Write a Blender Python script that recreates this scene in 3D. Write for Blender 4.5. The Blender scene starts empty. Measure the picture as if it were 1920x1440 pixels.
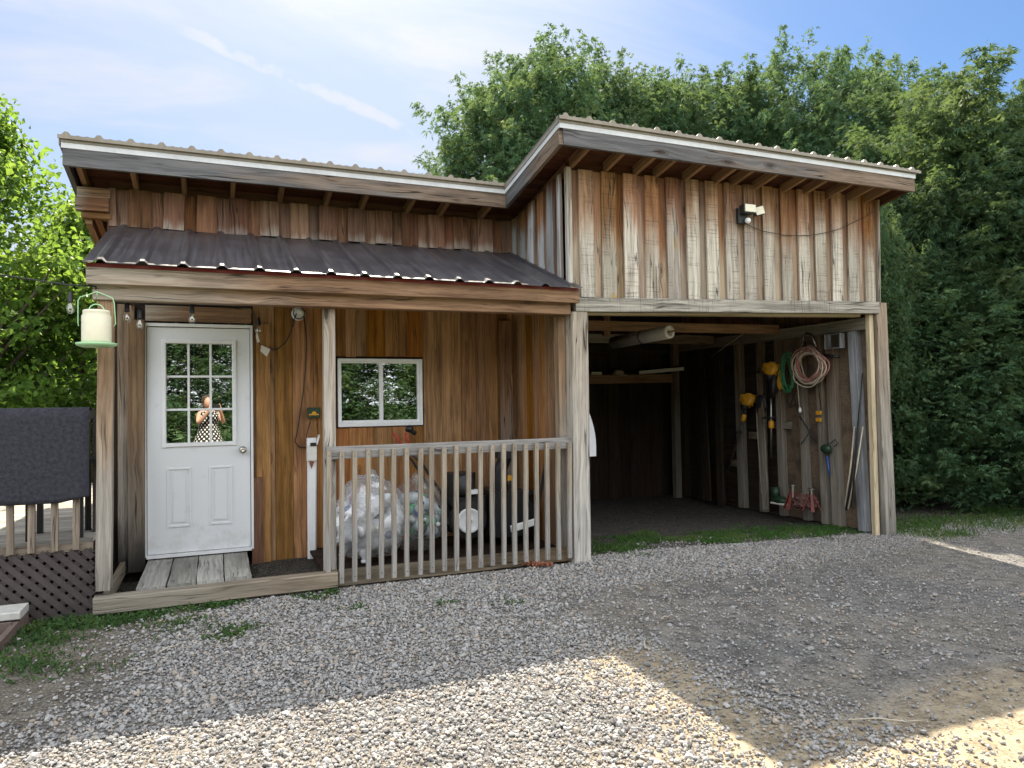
import bpy, bmesh, math, random
import numpy as np
from mathutils import Vector, Matrix, Quaternion, noise as mnoise
random.seed(7); RNG = np.random.default_rng(11)
SC = bpy.context.scene; COL = SC.collection
rad = math.radians
V = Vector

# ------------------------------------------------------------------ camera survey
FPX = 1340.0; CAM = V((0, -7.0, 1.6))
def cam_axes(yaw, pit, rol):
    f = V((math.sin(yaw)*math.cos(pit), math.cos(yaw)*math.cos(pit), math.sin(pit)))
    r = V((math.cos(yaw), -math.sin(yaw), 0)); u = r.cross(f)
    return r*math.cos(rol)+u*math.sin(rol), -r*math.sin(rol)+u*math.cos(rol), f
CR, CU, CF = cam_axes(rad(22.5), rad(1.45), rad(-0.9))
def ray(x, y): return CR*((x-960)/FPX) - CU*((y-720)/FPX) + CF
def onY(x, y, Y): d = ray(x, y); return CAM + d*((Y-CAM.y)/d.y)     # survey: point seen at photo pixel lying on a wall plane
def onX(x, y, X): d = ray(x, y); return CAM + d*((X-CAM.x)/d.x)
def onZ(x, y, Z): d = ray(x, y); return CAM + d*((Z-CAM.z)/d.z)

# ------------------------------------------------------------------ mesh builder
def smst(a, b, x):
    t = min(1, max(0, (x-a)/(b-a))); return t*t*(3-2*t)
class MB:
    def __init__(s): s.v = []; s.f = []; s.uv = []; s.fr = []; s.mi = []; s.cur = 0
    def face(s, idx, uv=None, fr=None):
        s.f.append(idx); s.mi.append(s.cur)
        n = len(idx)
        s.uv += uv if uv else [(0, 0)]*n
        s.fr += fr if fr else [(0.5, 0.5)]*n
    def board(s, p0, p1, side, w, th, seg=1, jit=0.0, ch=0.0, w1=None, th1=None, tr=(0, 1)):
        p0 = V(p0); p1 = V(p1); a = p1-p0; L = a.length; a.normalize()
        sd = V(side); sd = (sd - a*sd.dot(a)).normalized(); n = a.cross(sd)
        w1 = w if w1 is None else w1; th1 = th if th1 is None else th1
        ou, ov = random.uniform(0, 40), random.uniform(0, 40)
        base = len(s.v); rings = []
        for k in range(seg+1):
            t = k/seg; c = p0 + (p1-p0)*t
            if jit and 0 < k < seg or (jit and seg == 1): c = c + sd*random.uniform(-jit, jit) + n*random.uniform(-jit, jit)*0.5
            hw = (w+(w1-w)*t)/2; ht = (th+(th1-th)*t)/2
            if jit: hw *= random.uniform(1-jit*4, 1+jit*4)
            if ch > 0:
                pr = [(-hw+ch, -ht), (hw-ch, -ht), (hw, -ht+ch), (hw, ht-ch), (hw-ch, ht), (-hw+ch, ht), (-hw, ht-ch), (-hw, -ht+ch)]
            else: pr = [(-hw, -ht), (hw, -ht), (hw, ht), (-hw, ht)]
            ring = []
            for (x, y) in pr:
                ring.append(len(s.v)); s.v.append(c + sd*x + n*y)
            rings.append(ring)
        m = len(pr)
        per = [0]
        for i in range(m): per.append(per[-1] + math.dist(pr[i], pr[(i+1) % m]))
        for k in range(seg):
            t0, t1 = k/seg, (k+1)/seg; v0, v1 = L*t0+ov, L*t1+ov
            T0 = tr[0]+(tr[1]-tr[0])*t0; T1 = tr[0]+(tr[1]-tr[0])*t1
            for i in range(m):
                j = (i+1) % m
                a0 = pr[i][0]/max(w, 1e-6)+.5; a1 = pr[j][0]/max(w, 1e-6)+.5
                s.face([rings[k][i], rings[k][j], rings[k+1][j], rings[k+1][i]],
                       [(ou+per[i], v0), (ou+per[i+1], v0), (ou+per[i+1], v1), (ou+per[i], v1)],
                       [(T0, a0), (T0, a1), (T1, a1), (T1, a0)])
        for ring, flip, T in ((rings[0], True, tr[0]), (rings[-1], False, tr[1])):
            r = ring[::-1] if flip else ring
            q = pr[::-1] if flip else pr
            s.face(list(r), [(ou+x, ov+y*.3) for x, y in q], [(T, x/max(w, 1e-6)+.5) for x, y in q])
        return s
    def box(s, lo, hi, grain=2, ch=0.0, seg=1, jit=0):
        lo = V(lo); hi = V(hi); c = (lo+hi)/2; d = hi-lo
        ax = [V((1, 0, 0)), V((0, 1, 0)), V((0, 0, 1))]
        o = [i for i in range(3) if i != grain]
        p0 = c.copy(); p1 = c.copy(); p0[grain] = lo[grain]; p1[grain] = hi[grain]
        return s.board(p0, p1, ax[o[0]], d[o[0]], d[o[1]], seg=seg, jit=jit, ch=ch)
    def tube(s, pts, r, n=8, cap=True):
        pts = [V(p) for p in pts]; rr = r if isinstance(r, (list, tuple)) else [r]*len(pts)
        rings = []; up = None
        for i, p in enumerate(pts):
            t = (pts[min(i+1, len(pts)-1)]-pts[max(i-1, 0)]).normalized()
            if up is None:
                up = V((0, 0, 1)) if abs(t.z) < .9 else V((1, 0, 0))
            x = (up - t*up.dot(t)).normalized(); up = x; y = t.cross(x)
            ring = []
            for k in range(n):
                a = 2*math.pi*k/n; ring.append(len(s.v)); s.v.append(p + (x*math.cos(a)+y*math.sin(a))*rr[i])
            rings.append(ring)
        for i in range(len(pts)-1):
            for k in range(n):
                j = (k+1) % n; s.face([rings[i][k], rings[i][j], rings[i+1][j], rings[i+1][k]], [(k/n*.3, i*.1), ((k+1)/n*.3, i*.1), ((k+1)/n*.3, i*.1+.1), (k/n*.3, i*.1+.1)])
        if cap: s.face(rings[0][::-1]); s.face(rings[-1])
        return s
    def lathe(s, prof, c, axis=(0, 0, 1), n=20, sx=1, sy=1):
        c = V(c); a = V(axis).normalized(); x = (V((1, 0, 0)) if abs(a.x) < .9 else V((0, 1, 0))); x = (x-a*x.dot(a)).normalized(); y = a.cross(x)
        rings = []
        for (r, h) in prof:
            ring = []
            for k in range(n):
                t = 2*math.pi*k/n; ring.append(len(s.v)); s.v.append(c + a*h + x*(r*sx*math.cos(t)) + y*(r*sy*math.sin(t)))
            rings.append(ring)
        for i in range(len(prof)-1):
            for k in range(n):
                j = (k+1) % n; s.face([rings[i][k], rings[i][j], rings[i+1][j], rings[i+1][k]])
        s.face(rings[0][::-1]); s.face(rings[-1])
        return s
    def blob(s, c, r, seed=0, amp=.15, fr=2.0, sub=3, sq=None, fold=0.0):
        bm = bmesh.new(); bmesh.ops.create_icosphere(bm, subdivisions=sub, radius=1)
        base = len(s.v); c = V(c); r = V(r)
        for v in bm.verts:
            d = v.co.copy(); k = 1 + amp*mnoise.noise(d*fr + V((seed*7.3, seed*3.1, seed)))
            if fold: k += fold*abs(mnoise.noise(V((d.x*5, d.y*5, d.z*1.6)) + V((seed, 0, 3))))-fold*.25
            p = V((d.x*r.x*k, d.y*r.y*k, d.z*r.z*k))
            if sq is not None and p.z < -r.z*sq: p.z = -r.z*sq + (p.z+r.z*sq)*.1
            s.v.append(c+p)
        for f in bm.faces: s.face([base+v.index for v in f.verts])
        bm.free(); return s
    def quad(s, pts, uv=None):
        b = len(s.v); s.v += [V(p) for p in pts]; s.face(list(range(b, b+len(pts))), uv); return s
    def build(s, name, mats, parent=None, smooth=False, mods=None):
        o0 = ORG.get(parent.name, V((0, 0, 0))) if parent else V((0, 0, 0))
        me = bpy.data.meshes.new(name)
        me.from_pydata([tuple(p-o0) for p in s.v], [], s.f)
        mats = mats if isinstance(mats, (list, tuple)) else [mats]
        for m in mats: me.materials.append(m)
        if len(mats) > 1: me.polygons.foreach_set('material_index', s.mi)
        u = me.uv_layers.new(name='UVMap'); u.data.foreach_set('uv', np.array(s.uv, dtype=np.float32).ravel())
        u = me.uv_layers.new(name='Frac'); u.data.foreach_set('uv', np.array(s.fr, dtype=np.float32).ravel())
        if smooth: me.polygons.foreach_set('use_smooth', [True]*len(s.f))
        me.update()
        o = bpy.data.objects.new(name, me); COL.objects.link(o)
        if parent: o.parent = parent; ORG[o.name] = o0
        return o
ORG = {}
def npmesh(name, verts, tris, mat, parent=None, uv=None, nper=3, smooth=False):
    me = bpy.data.meshes.new(name); nv = len(verts); nf = len(tris)
    me.vertices.add(nv); me.vertices.foreach_set('co', np.asarray(verts, dtype=np.float32).ravel())
    me.loops.add(nf*nper); me.loops.foreach_set('vertex_index', np.asarray(tris, dtype=np.int32).ravel())
    me.polygons.add(nf); me.polygons.foreach_set('loop_start', np.arange(nf, dtype=np.int32)*nper)
    me.polygons.foreach_set('use_smooth', np.full(nf, smooth))
    me.materials.append(mat); me.update(calc_edges=True); me.validate()
    o = bpy.data.objects.new(name, me); COL.objects.link(o)
    if parent: o.parent = parent
    return o
def thing(name, label, cat, loc, group=None):
    o = bpy.data.objects.new(name, None); COL.objects.link(o); o.location = loc; o.empty_display_size = .1
    ORG[o.name] = V(loc); tag(o, label, cat, group); return o
def tag(o, label, cat, group=None):
    o['label'] = label; o['category'] = cat
    if group: o['group'] = group
    return o
def copy_tree(root, loc, rz=0, sc=(1, 1, 1), label=None):
    r = root.copy(); COL.objects.link(r); r.location = loc; r.rotation_euler = (0, 0, rz); r.scale = sc
    if label: r['label'] = label
    for ch in list(root.children):
        c = ch.copy(); COL.objects.link(c); c.parent = r
        for g in list(ch.children):
            d = g.copy(); COL.objects.link(d); d.parent = c
    return r

# ------------------------------------------------------------------ node helper
class G:
    def __init__(s, nt): s.nt = nt
    def __call__(s, typ, ins=None, out=0, **props):
        n = s.nt.nodes.new(typ)
        for k, v in props.items(): setattr(n, k, v)
        for k, v in (ins or {}).items(): s.set(n.inputs[k], v)
        return n.outputs[out]
    def set(s, sock, v):
        if isinstance(v, bpy.types.NodeSocket): s.nt.links.new(v, sock)
        else:
            if isinstance(v, (tuple, list)) and len(v) == 3 and sock.type == 'RGBA': v = (*v, 1)
            sock.default_value = v
    def m(s, op, a, b=None, c=None, clamp=False):
        n = s.nt.nodes.new('ShaderNodeMath'); n.operation = op; n.use_clamp = clamp
        for i, x in enumerate((a, b, c)):
            if x is not None: s.set(n.inputs[i], x)
        return n.outputs[0]
    def mix(s, fac, a, b, blend='MIX'):
        n = s.nt.nodes.new('ShaderNodeMix'); n.data_type = 'RGBA'; n.blend_type = blend
        s.set(n.inputs[0], fac); s.set(n.inputs[6], a); s.set(n.inputs[7], b); return n.outputs[2]
    def sm(s, x, lo, hi, a=0.0, b=1.0):
        n = s.nt.nodes.new('ShaderNodeMapRange'); n.interpolation_type = 'SMOOTHSTEP'
        s.set(n.inputs[0], x); n.inputs[1].default_value = lo; n.inputs[2].default_value = hi; n.inputs[3].default_value = a; n.inputs[4].default_value = b
        return n.outputs[0]
    def xyz(s, x, y, z): return s('ShaderNodeCombineXYZ', {0: x, 1: y, 2: z})
    def noise(s, vec, scale=1, detail=3, rough=.5, dist=0.0, out=0):
        return s('ShaderNodeTexNoise', {'Vector': vec, 'Scale': scale, 'Detail': detail, 'Roughness': rough, 'Distortion': dist}, out=out)
def newmat(name):
    m = bpy.data.materials.new(name); m.use_nodes = True; nt = m.node_tree; nt.nodes.clear(); g = G(nt)
    o = nt.nodes.new('ShaderNodeOutputMaterial'); return m, g, o.inputs[0]
def principled(g, out, base, rough=.6, metal=0.0, normal=None, spec=.4, **extra):
    n = g.nt.nodes.new('ShaderNodeBsdfPrincipled')
    g.set(n.inputs['Base Color'], base); g.set(n.inputs['Roughness'], rough); g.set(n.inputs['Metallic'], metal); g.set(n.inputs['Specular IOR Level'], spec)
    if normal is not None: g.set(n.inputs['Normal'], normal)
    for k, v in extra.items(): g.set(n.inputs[k], v)
    g.nt.links.new(n.outputs[0], out); return n
def plain(name, col, rough=.55, metal=0.0, spec=.4, var=.18, scale=14, bump=.08, **ex):
    m, g, o = newmat(name)
    p = g('ShaderNodeTexCoord', out=3)
    n = g.noise(p, scale, 5, .6); n2 = g.noise(p, scale*6, 3, .6)
    f = g.m('ADD', g.m('MULTIPLY', n, .7), g.m('MULTIPLY', n2, .3))
    c = g.mix(g.sm(f, .3, .7), tuple(x*(1-var) for x in col), tuple(min(1, x*(1+var)) for x in col))
    b = g('ShaderNodeBump', {'Strength': bump, 'Distance': .01, 'Height': n2})
    rg = g.m('ADD', g.m('MULTIPLY', g.m('SUBTRACT', n, .5), .25), rough)
    principled(g, o, c, rg, metal, b, spec, **ex); return m

def wood(name, dark, light, gdark=None, glight=None, w0=None, w1=None, stain=.35, knot=(.035, .02, .012), crack=.8, rough=.82, rv=.5, wn=.8, floor=0.0, yellow=0.0, saw=0.0, edge=0.0, bump=.5, wide=38, nail=None):
    """weathered timber: grain along V of UVMap, Frac.x runs 0..1 along each board"""
    m, g, o = newmat(name)
    uvs = g('ShaderNodeUVMap', uv_map='UVMap'); sp = g.nt.nodes.new('ShaderNodeSeparateXYZ'); g.set(sp.inputs[0], uvs); u, v = sp.outputs[0], sp.outputs[1]
    frs = g('ShaderNodeUVMap', uv_map='Frac'); sf = g.nt.nodes.new('ShaderNodeSeparateXYZ'); g.set(sf.inputs[0], frs); t, ac = sf.outputs[0], sf.outputs[1]
    rnd = g('ShaderNodeNewGeometry', out='Random Per Island'); r50 = g.m('MULTIPLY', rnd, 50)
    vn = g.nt.nodes.new('ShaderNodeTexVoronoi'); g.set(vn.inputs['Vector'], g.xyz(g.m('MULTIPLY', u, 4.2), g.m('MULTIPLY', v, 1.5), g.m('MULTIPLY', r50, .3))); vn.inputs['Scale'].default_value = 1
    kd = vn.outputs['Distance']
    vr = g('ShaderNodeSeparateColor', {0: vn.outputs['Color']})
    has = g.m('GREATER_THAN', vr, .5)
    kw = g.m('MULTIPLY', g.sm(kd, .34, .0), has)
    u2 = g.m('ADD', u, g.m('MULTIPLY', kw, .03))
    wob = g.m('MULTIPLY', g.m('SUBTRACT', g.noise(g.xyz(u, g.m('MULTIPLY', v, 1.7), r50), 2.2, 2), .5), .035)
    u2 = g.m('ADD', u2, wob)
    g1 = g.noise(g.xyz(g.m('MULTIPLY', u2, wide), g.m('MULTIPLY', v, 1.1), r50), 1, 6, .62, .4)
    g2 = g.noise(g.xyz(g.m('MULTIPLY', u2, 170), g.m('MULTIPLY', v, 4.5), g.m('ADD', r50, 7)), 1, 3, .6)
    big = g.noise(g.xyz(g.m('MULTIPLY', u, 5), g.m('MULTIPLY', v, 1.4), g.m('ADD', r50, 3)), 1, 4, .6)
    grain = g.m('ADD', g.m('MULTIPLY', g1, .68), g.m('MULTIPLY', g2, .32))
    gr = g.sm(grain, .29, .70)
    col = g.mix(gr, dark, light)
    col = g.mix(g.m('MULTIPLY', g.sm(big, .45, .7), .45), col, tuple(x*.55 for x in dark))
    if gdark:
        gcol = g.mix(gr, gdark, glight)
        gcol = g.mix(g.m('MULTIPLY', g.sm(big, .5, .72), .35), gcol, tuple((a+b)*.35 for a, b in zip(gdark, dark)))
        wsel = g.m('ADD', g.m('ADD', t, g.m('MULTIPLY', g.m('SUBTRACT', g.noise(g.xyz(g.m('MULTIPLY', u, 9), g.m('MULTIPLY', v, 1.1), g.m('ADD', r50, 19)), 1, 4, .65), .5), wn)), g.m('MULTIPLY', g.m('SUBTRACT', rnd, .5), rv))
        col = g.mix(g.sm(wsel, w0, w1), col, gcol)
    if yellow:
        ym = g.m('MULTIPLY', g.sm(g.noise(g.xyz(g.m('MULTIPLY', u, 6), g.m('MULTIPLY', v, 2.4), g.m('ADD', r50, 41)), 1, 3, .5), .66, .76), yellow)
        col = g.mix(ym, col, (.46, .29, .07))
    if edge:   # raw brown along board edges that overlap
        ed = g.m('ABSOLUTE', g.m('SUBTRACT', ac, .5))
        col = g.mix(g.m('MULTIPLY', g.sm(g.m('ADD', ed, g.m('MULTIPLY', g.m('SUBTRACT', big, .5), .3)), .40, .5), edge), col, tuple(x*.8 for x in dark))
    if saw:
        sw = g.sm(g.noise(g.xyz(g.m('MULTIPLY', u, 3), g.m('MULTIPLY', v, 95), r50), 1, 2), .56, .66)
        col = g.mix(g.m('MULTIPLY', sw, g.m('MULTIPLY', g.sm(big, .4, .55), saw)), col, (.05, .045, .04))
    hsv = g('ShaderNodeHueSaturation', {'Hue': g.m('ADD', .5, g.m('MULTIPLY', g.m('SUBTRACT', g.m('FRACT', g.m('MULTIPLY', rnd, 37.7)), .5), .018)), 'Saturation': g.m('ADD', .8, g.m('MULTIPLY', g.m('FRACT', g.m('MULTIPLY', rnd, 91.3)), .4)), 'Value': g.m('ADD', .72, g.m('MULTIPLY', g.m('FRACT', g.m('MULTIPLY', rnd, 13.1)), .5)), 'Color': col})
    col = hsv
    st = g.m('MULTIPLY', g.sm(g.noise(g.xyz(g.m('MULTIPLY', u2, 26), g.m('MULTIPLY', v, 1.5), g.m('ADD', r50, 31)), 1, 4, .7), .60, .70), stain)
    col = g.mix(st, col, (.02, .017, .014))
    ck = g.m('ABSOLUTE', g.m('SUBTRACT', g.noise(g.xyz(g.m('MULTIPLY', u2, 17), g.m('MULTIPLY', v, .5), g.m('ADD', r50, 13)), 1, 2, .5), .5))
    ck = g.m('MULTIPLY', g.m('MULTIPLY', g.sm(ck, .017, .002), crack), g.sm(g.noise(g.xyz(g.m('MULTIPLY', u, 6), g.m('MULTIPLY', v, 1.9), g.m('ADD', r50, 23)), 1, 2), .42, .6))
    col = g.mix(ck, col, (.014, .012, .01))
    kd2 = g.m('ADD', kd, g.m('MULTIPLY', g.m('SUBTRACT', g1, .5), .05))
    km = g.m('MULTIPLY', g.sm(kd2, .105, .055), has); kr = g.m('MULTIPLY', g.m('MULTIPLY', g.sm(g.m('ABSOLUTE', g.m('SUBTRACT', kd2, .11)), .03, .0), has), .5)
    col = g.mix(g.m('MULTIPLY', km, .8), col, knot); col = g.mix(kr, col, tuple(x*.5 for x in dark))
    if nail:
        nx_ = g.m('MULTIPLY', g.m('SUBTRACT', g.m('ABSOLUTE', g.m('SUBTRACT', ac, .5)), nail[2]), nail[0])
        ny_ = g.m('MULTIPLY', g.m('SUBTRACT', g.m('ABSOLUTE', g.m('SUBTRACT', t, .5)), .46), nail[1])
        nd = g.m('SQRT', g.m('ADD', g.m('MULTIPLY', nx_, nx_), g.m('MULTIPLY', ny_, ny_)))
        col = g.mix(g.m('MULTIPLY', g.sm(nd, .007, .0035), .6), col, (.03, .022, .018))
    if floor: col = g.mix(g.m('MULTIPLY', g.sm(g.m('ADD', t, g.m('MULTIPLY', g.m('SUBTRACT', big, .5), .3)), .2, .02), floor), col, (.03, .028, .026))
    h = g.m('SUBTRACT', g.m('ADD', g.m('MULTIPLY', g1, .6), g.m('MULTIPLY', g2, .5)), g.m('MULTIPLY', ck, 1.2))
    b = g('ShaderNodeBump', {'Strength': bump, 'Distance': .006, 'Height': h})
    principled(g, o, col, rough, 0, b, .18); return m

# palettes
M = {}
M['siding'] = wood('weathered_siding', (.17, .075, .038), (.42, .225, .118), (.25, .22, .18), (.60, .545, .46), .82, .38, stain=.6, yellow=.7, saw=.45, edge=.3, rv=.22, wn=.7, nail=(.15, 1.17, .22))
M['siding_under'] = wood('siding_under_boards', (.13, .058, .030), (.31, .155, .082), (.23, .165, .11), (.46, .36, .26), .80, .30, stain=.4, edge=.3, rv=.4)
M['side_siding'] = wood('grey_side_siding', (.14, .065, .035), (.34, .17, .085), (.16, .165, .17), (.50, .50, .50), .92, .55, stain=.45, edge=.7)
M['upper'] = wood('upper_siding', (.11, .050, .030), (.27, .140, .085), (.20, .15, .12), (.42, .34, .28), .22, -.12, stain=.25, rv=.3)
M['porch'] = wood('stained_porch_boards', (.16, .074, .030), (.46, .232, .096), stain=.3, crack=.5, bump=.35)
M['porch_low'] = wood('red_brown_boards', (.10, .040, .022), (.24, .10, .052), stain=.3, crack=.5, bump=.3)
M['beam'] = wood('brown_beam', (.13, .058, .030), (.36, .19, .10), (.22, .18, .14), (.46, .40, .33), .5, -.1, stain=.45, rv=.6, wide=30)
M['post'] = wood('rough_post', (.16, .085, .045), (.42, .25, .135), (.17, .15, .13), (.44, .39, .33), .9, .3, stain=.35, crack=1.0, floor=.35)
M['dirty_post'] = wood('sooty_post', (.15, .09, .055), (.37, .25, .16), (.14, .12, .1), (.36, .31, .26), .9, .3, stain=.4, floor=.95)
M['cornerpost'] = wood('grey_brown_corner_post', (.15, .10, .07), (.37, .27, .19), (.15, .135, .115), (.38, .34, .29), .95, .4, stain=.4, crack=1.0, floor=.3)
M['greypost'] = wood('silver_post', (.20, .15, .11), (.46, .38, .30), (.22, .20, .18), (.58, .54, .48), 1.1, .2, stain=.4, crack=1.0)
M['fascia'] = wood('grey_fascia', (.10, .062, .042), (.26, .175, .125), (.062, .060, .064), (.17, .168, .172), .95, .25, stain=.55, wide=26, wn=1.6, crack=1.0)
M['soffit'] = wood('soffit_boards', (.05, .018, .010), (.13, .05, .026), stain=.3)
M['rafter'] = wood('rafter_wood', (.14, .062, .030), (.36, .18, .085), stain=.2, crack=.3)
M['lintel'] = wood('lintel_wood', (.15, .125, .10), (.44, .40, .34), (.08, .072, .066), (.47, .425, .35), .9, .2, stain=.6, saw=.8, yellow=.5, wide=30)
M['rail'] = wood('grey_rail', (.15, .14, .135), (.36, .34, .32), stain=.2, crack=.8)
M['baluster'] = wood('baluster_wood', (.20, .155, .115), (.40, .33, .25), (.17, .155, .14), (.37, .34, .31), .8, .3, stain=.25, crack=.5, rv=1.0, nail=(.037, 1.02, 0))
M['sill'] = wood('sill_wood', (.12, .085, .055), (.32, .25, .18), (.12, .10, .08), (.30, .26, .2), .9, .2, stain=.35, crack=.9)
M['step'] = wood('grey_step_boards', (.20, .19, .17), (.42, .41, .37), stain=.3, crack=.7)
M['innerwood'] = wood('inner_studs', (.085, .05, .03), (.24, .155, .095), (.13, .11, .09), (.30, .26, .21), .9, .4, stain=.3, crack=.4)
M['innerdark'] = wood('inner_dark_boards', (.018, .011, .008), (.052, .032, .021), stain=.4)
M['bluestud'] = wood('blue_grey_stud', (.17, .18, .19), (.38, .39, .41), stain=.2, crack=.5)
M['pale'] = wood('pale_jamb', (.36, .27, .16), (.60, .47, .30), stain=.15, crack=.7)
M['deckwood'] = wood('deck_boards', (.20, .18, .155), (.42, .39, .34), stain=.3)
M['deckbal'] = wood('deck_baluster', (.14, .10, .075), (.32, .25, .19), stain=.3)
M['lattice'] = plain('brown_lattice_paint', (.055, .044, .042), .6, var=.2)
M['darkboard'] = plain('dark_brown_paint', (.050, .036, .032), .6)
def osb():
    m, g, o = newmat('strand_board'); p = g('ShaderNodeTexCoord', out=3)
    vn = g.nt.nodes.new('ShaderNodeTexVoronoi'); g.set(vn.inputs['Vector'], p); vn.inputs['Scale'].default_value = 75; vn.inputs['Randomness'].default_value = 1
    r = g('ShaderNodeSeparateColor', {0: vn.outputs['Color']})
    n = g.noise(p, 5, 4); c = g.mix(r, (.12, .085, .055), (.19, .14, .095)); c = g.mix(g.sm(n, .45, .7), c, (.08, .06, .045))
    principled(g, o, c, .8, 0, g('ShaderNodeBump', {'Strength': .3, 'Distance': .004, 'Height': r}), .2); return m
M['osb'] = osb()
M['trim'] = plain('weathered_trim_paint', (.56, .57, .58), .5, var=.12, scale=5)
M['white'] = plain('white_trim_paint', (.84, .85, .85), .4, var=.04)
def doorpaint():
    m, g, o = newmat('white_door_paint'); p = g('ShaderNodeNewGeometry', out=0); s = g.nt.nodes.new('ShaderNodeSeparateXYZ'); g.set(s.inputs[0], p)
    n = g.noise(p, 6, 5, .65); n2 = g.noise(p, 60, 3)
    c = g.mix(g.m('MULTIPLY', g.sm(g.m('ADD', n, g.sm(s.outputs[2], .75, .3, 0, .16)), .58, .78), .35), (.80, .82, .84), (.54, .50, .44))
    principled(g, o, c, .38, 0, g('ShaderNodeBump', {'Strength': .04, 'Distance': .005, 'Height': n2}), .4); return m
M['door'] = doorpaint()
def metalroof(name, c, c2, rough):
    m, g, o = newmat(name); p = g('ShaderNodeNewGeometry', out=0)
    n = g.noise(p, 3, 5, .6); s = g.nt.nodes.new('ShaderNodeMapping'); g.set(s.inputs[0], p); s.inputs['Scale'].default_value = (30, 1.2, 1.2)
    st = g.noise(s.outputs[0], 1, 4, .6)
    col = g.mix(g.sm(g.m('ADD', g.m('MULTIPLY', n, .5), g.m('MULTIPLY', st, .5)), .4, .66), c, c2)
    principled(g, o, col, g.m('ADD', rough, g.m('MULTIPLY', g.m('SUBTRACT', st, .5), .2)), 0.0, g('ShaderNodeBump', {'Strength': .05, 'Distance': .01, 'Height': n}), .5); return m
M['porchroof'] = metalroof('charcoal_steel', (.030, .028, .032), (.062, .058, .064), .34)
M['mainroof'] = metalroof('tan_steel', (.20, .17, .13), (.27, .235, .185), .5)
M['red'] = plain('dark_red_paint', (.16, .022, .018), .5)
M['black'] = plain('black_plastic', (.018, .018, .02), .45)
M['blackrub'] = plain('black_rubber', (.022, .021, .021), .8)
M['steel'] = plain('bare_steel', (.45, .44, .42), .35, 1.0)
M['chrome'] = plain('satin_nickel', (.55, .52, .47), .22, 1.0, var=.05)
M['wire'] = plain('black_cable', (.012, .012, .013), .5)
M['yellow'] = plain('yellow_plastic', (.62, .30, .025), .4)
M['dkgreen'] = plain('dark_green_plastic', (.018, .045, .022), .45)
M['ltgreen'] = plain('pale_green_plastic', (.36, .60, .33), .4, var=.06)
M['cream'] = plain('cream_plastic', (.70, .66, .50), .4, var=.07, scale=5)
M['redpl'] = plain('red_plastic', (.40, .035, .03), .45)
M['dullred'] = plain('dull_red_steel', (.15, .03, .025), .6)
M['tarp'] = plain('dull_pink_cloth', (.13, .065, .055), .8)
M['bluepl'] = plain('blue_plastic', (.03, .09, .32), .4)
M['hose_tan'] = plain('tan_cable', (.48, .42, .32), .5)
M['hose_red'] = plain('dull_red_cable', (.36, .16, .13), .5)
M['hose_green'] = plain('green_cord', (.04, .22, .09), .45)
M['paper'] = plain('white_paper', (.72, .70, .65), .7, var=.08)
M['jug'] = plain('milky_plastic', (.86, .87, .90), .4, var=.04)
M['greenbottle'] = plain('green_bottle', (.05, .33, .13), .2)
M['clearbottle'] = plain('pale_bottle', (.42, .48, .50), .18)
M['rust'] = plain('rusty_copper', (.30, .12, .07), .5, .5, var=.4)
M['carpet'] = plain('charcoal_carpet', (.042, .042, .052), .95, var=.35, scale=40, spec=.1, bump=.5)
M['roll'] = plain('off_white_vinyl', (.58, .55, .48), .5, var=.08)
M['concrete'] = plain('pale_step_paint', (.42, .41, .38), .8, var=.15)
M['brownpaint'] = plain('brown_worn_paint', (.12, .085, .07), .7)
M['bark'] = plain('tree_bark', (.10, .08, .06), .9, var=.35, scale=8, bump=.6)
M['ledwhite'] = plain('lamp_lens', (.78, .74, .58), .3, var=.03)
def glass(name, refl, tint=(.75, .8, .78)):
    m, g, o = newmat(name)
    gl = g('ShaderNodeBsdfGlossy', {'Color': (.95, .97, .93), 'Roughness': .004}); tr = g('ShaderNodeBsdfTransparent', {'Color': tint})
    g.nt.links.new(g('ShaderNodeMixShader', {0: refl, 1: tr, 2: gl}), o); return m
M['pane'] = glass('window_glass', .46, (.42, .47, .44))
M['bulb'] = glass('bulb_glass', .18, (.92, .9, .85))
def film(nm, lo, hi):
    m, g, o = newmat(nm); p = g('ShaderNodeTexCoord', out=3)
    n = g.noise(p, 7, 4, .6, 1.2); b = g('ShaderNodeBump', {'Strength': .35, 'Distance': .02, 'Height': n})
    tr = g('ShaderNodeBsdfTransparent', {'Color': (.96, .97, .97)})
    d = g('ShaderNodeBsdfDiffuse', {'Color': (.86, .88, .92), 'Normal': b}); gl = g('ShaderNodeBsdfGlossy', {'Roughness': .12, 'Normal': b})
    s = g('ShaderNodeMixShader', {0: .5, 1: d, 2: gl})
    g.nt.links.new(g('ShaderNodeMixShader', {0: g.sm(n, .35, .75, lo, hi), 1: tr, 2: s}), o); return m
M['film'] = film('clear_bag_film', .12, .24); M['film_white'] = film('cloudy_bag_film', .34, .50)
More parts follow.
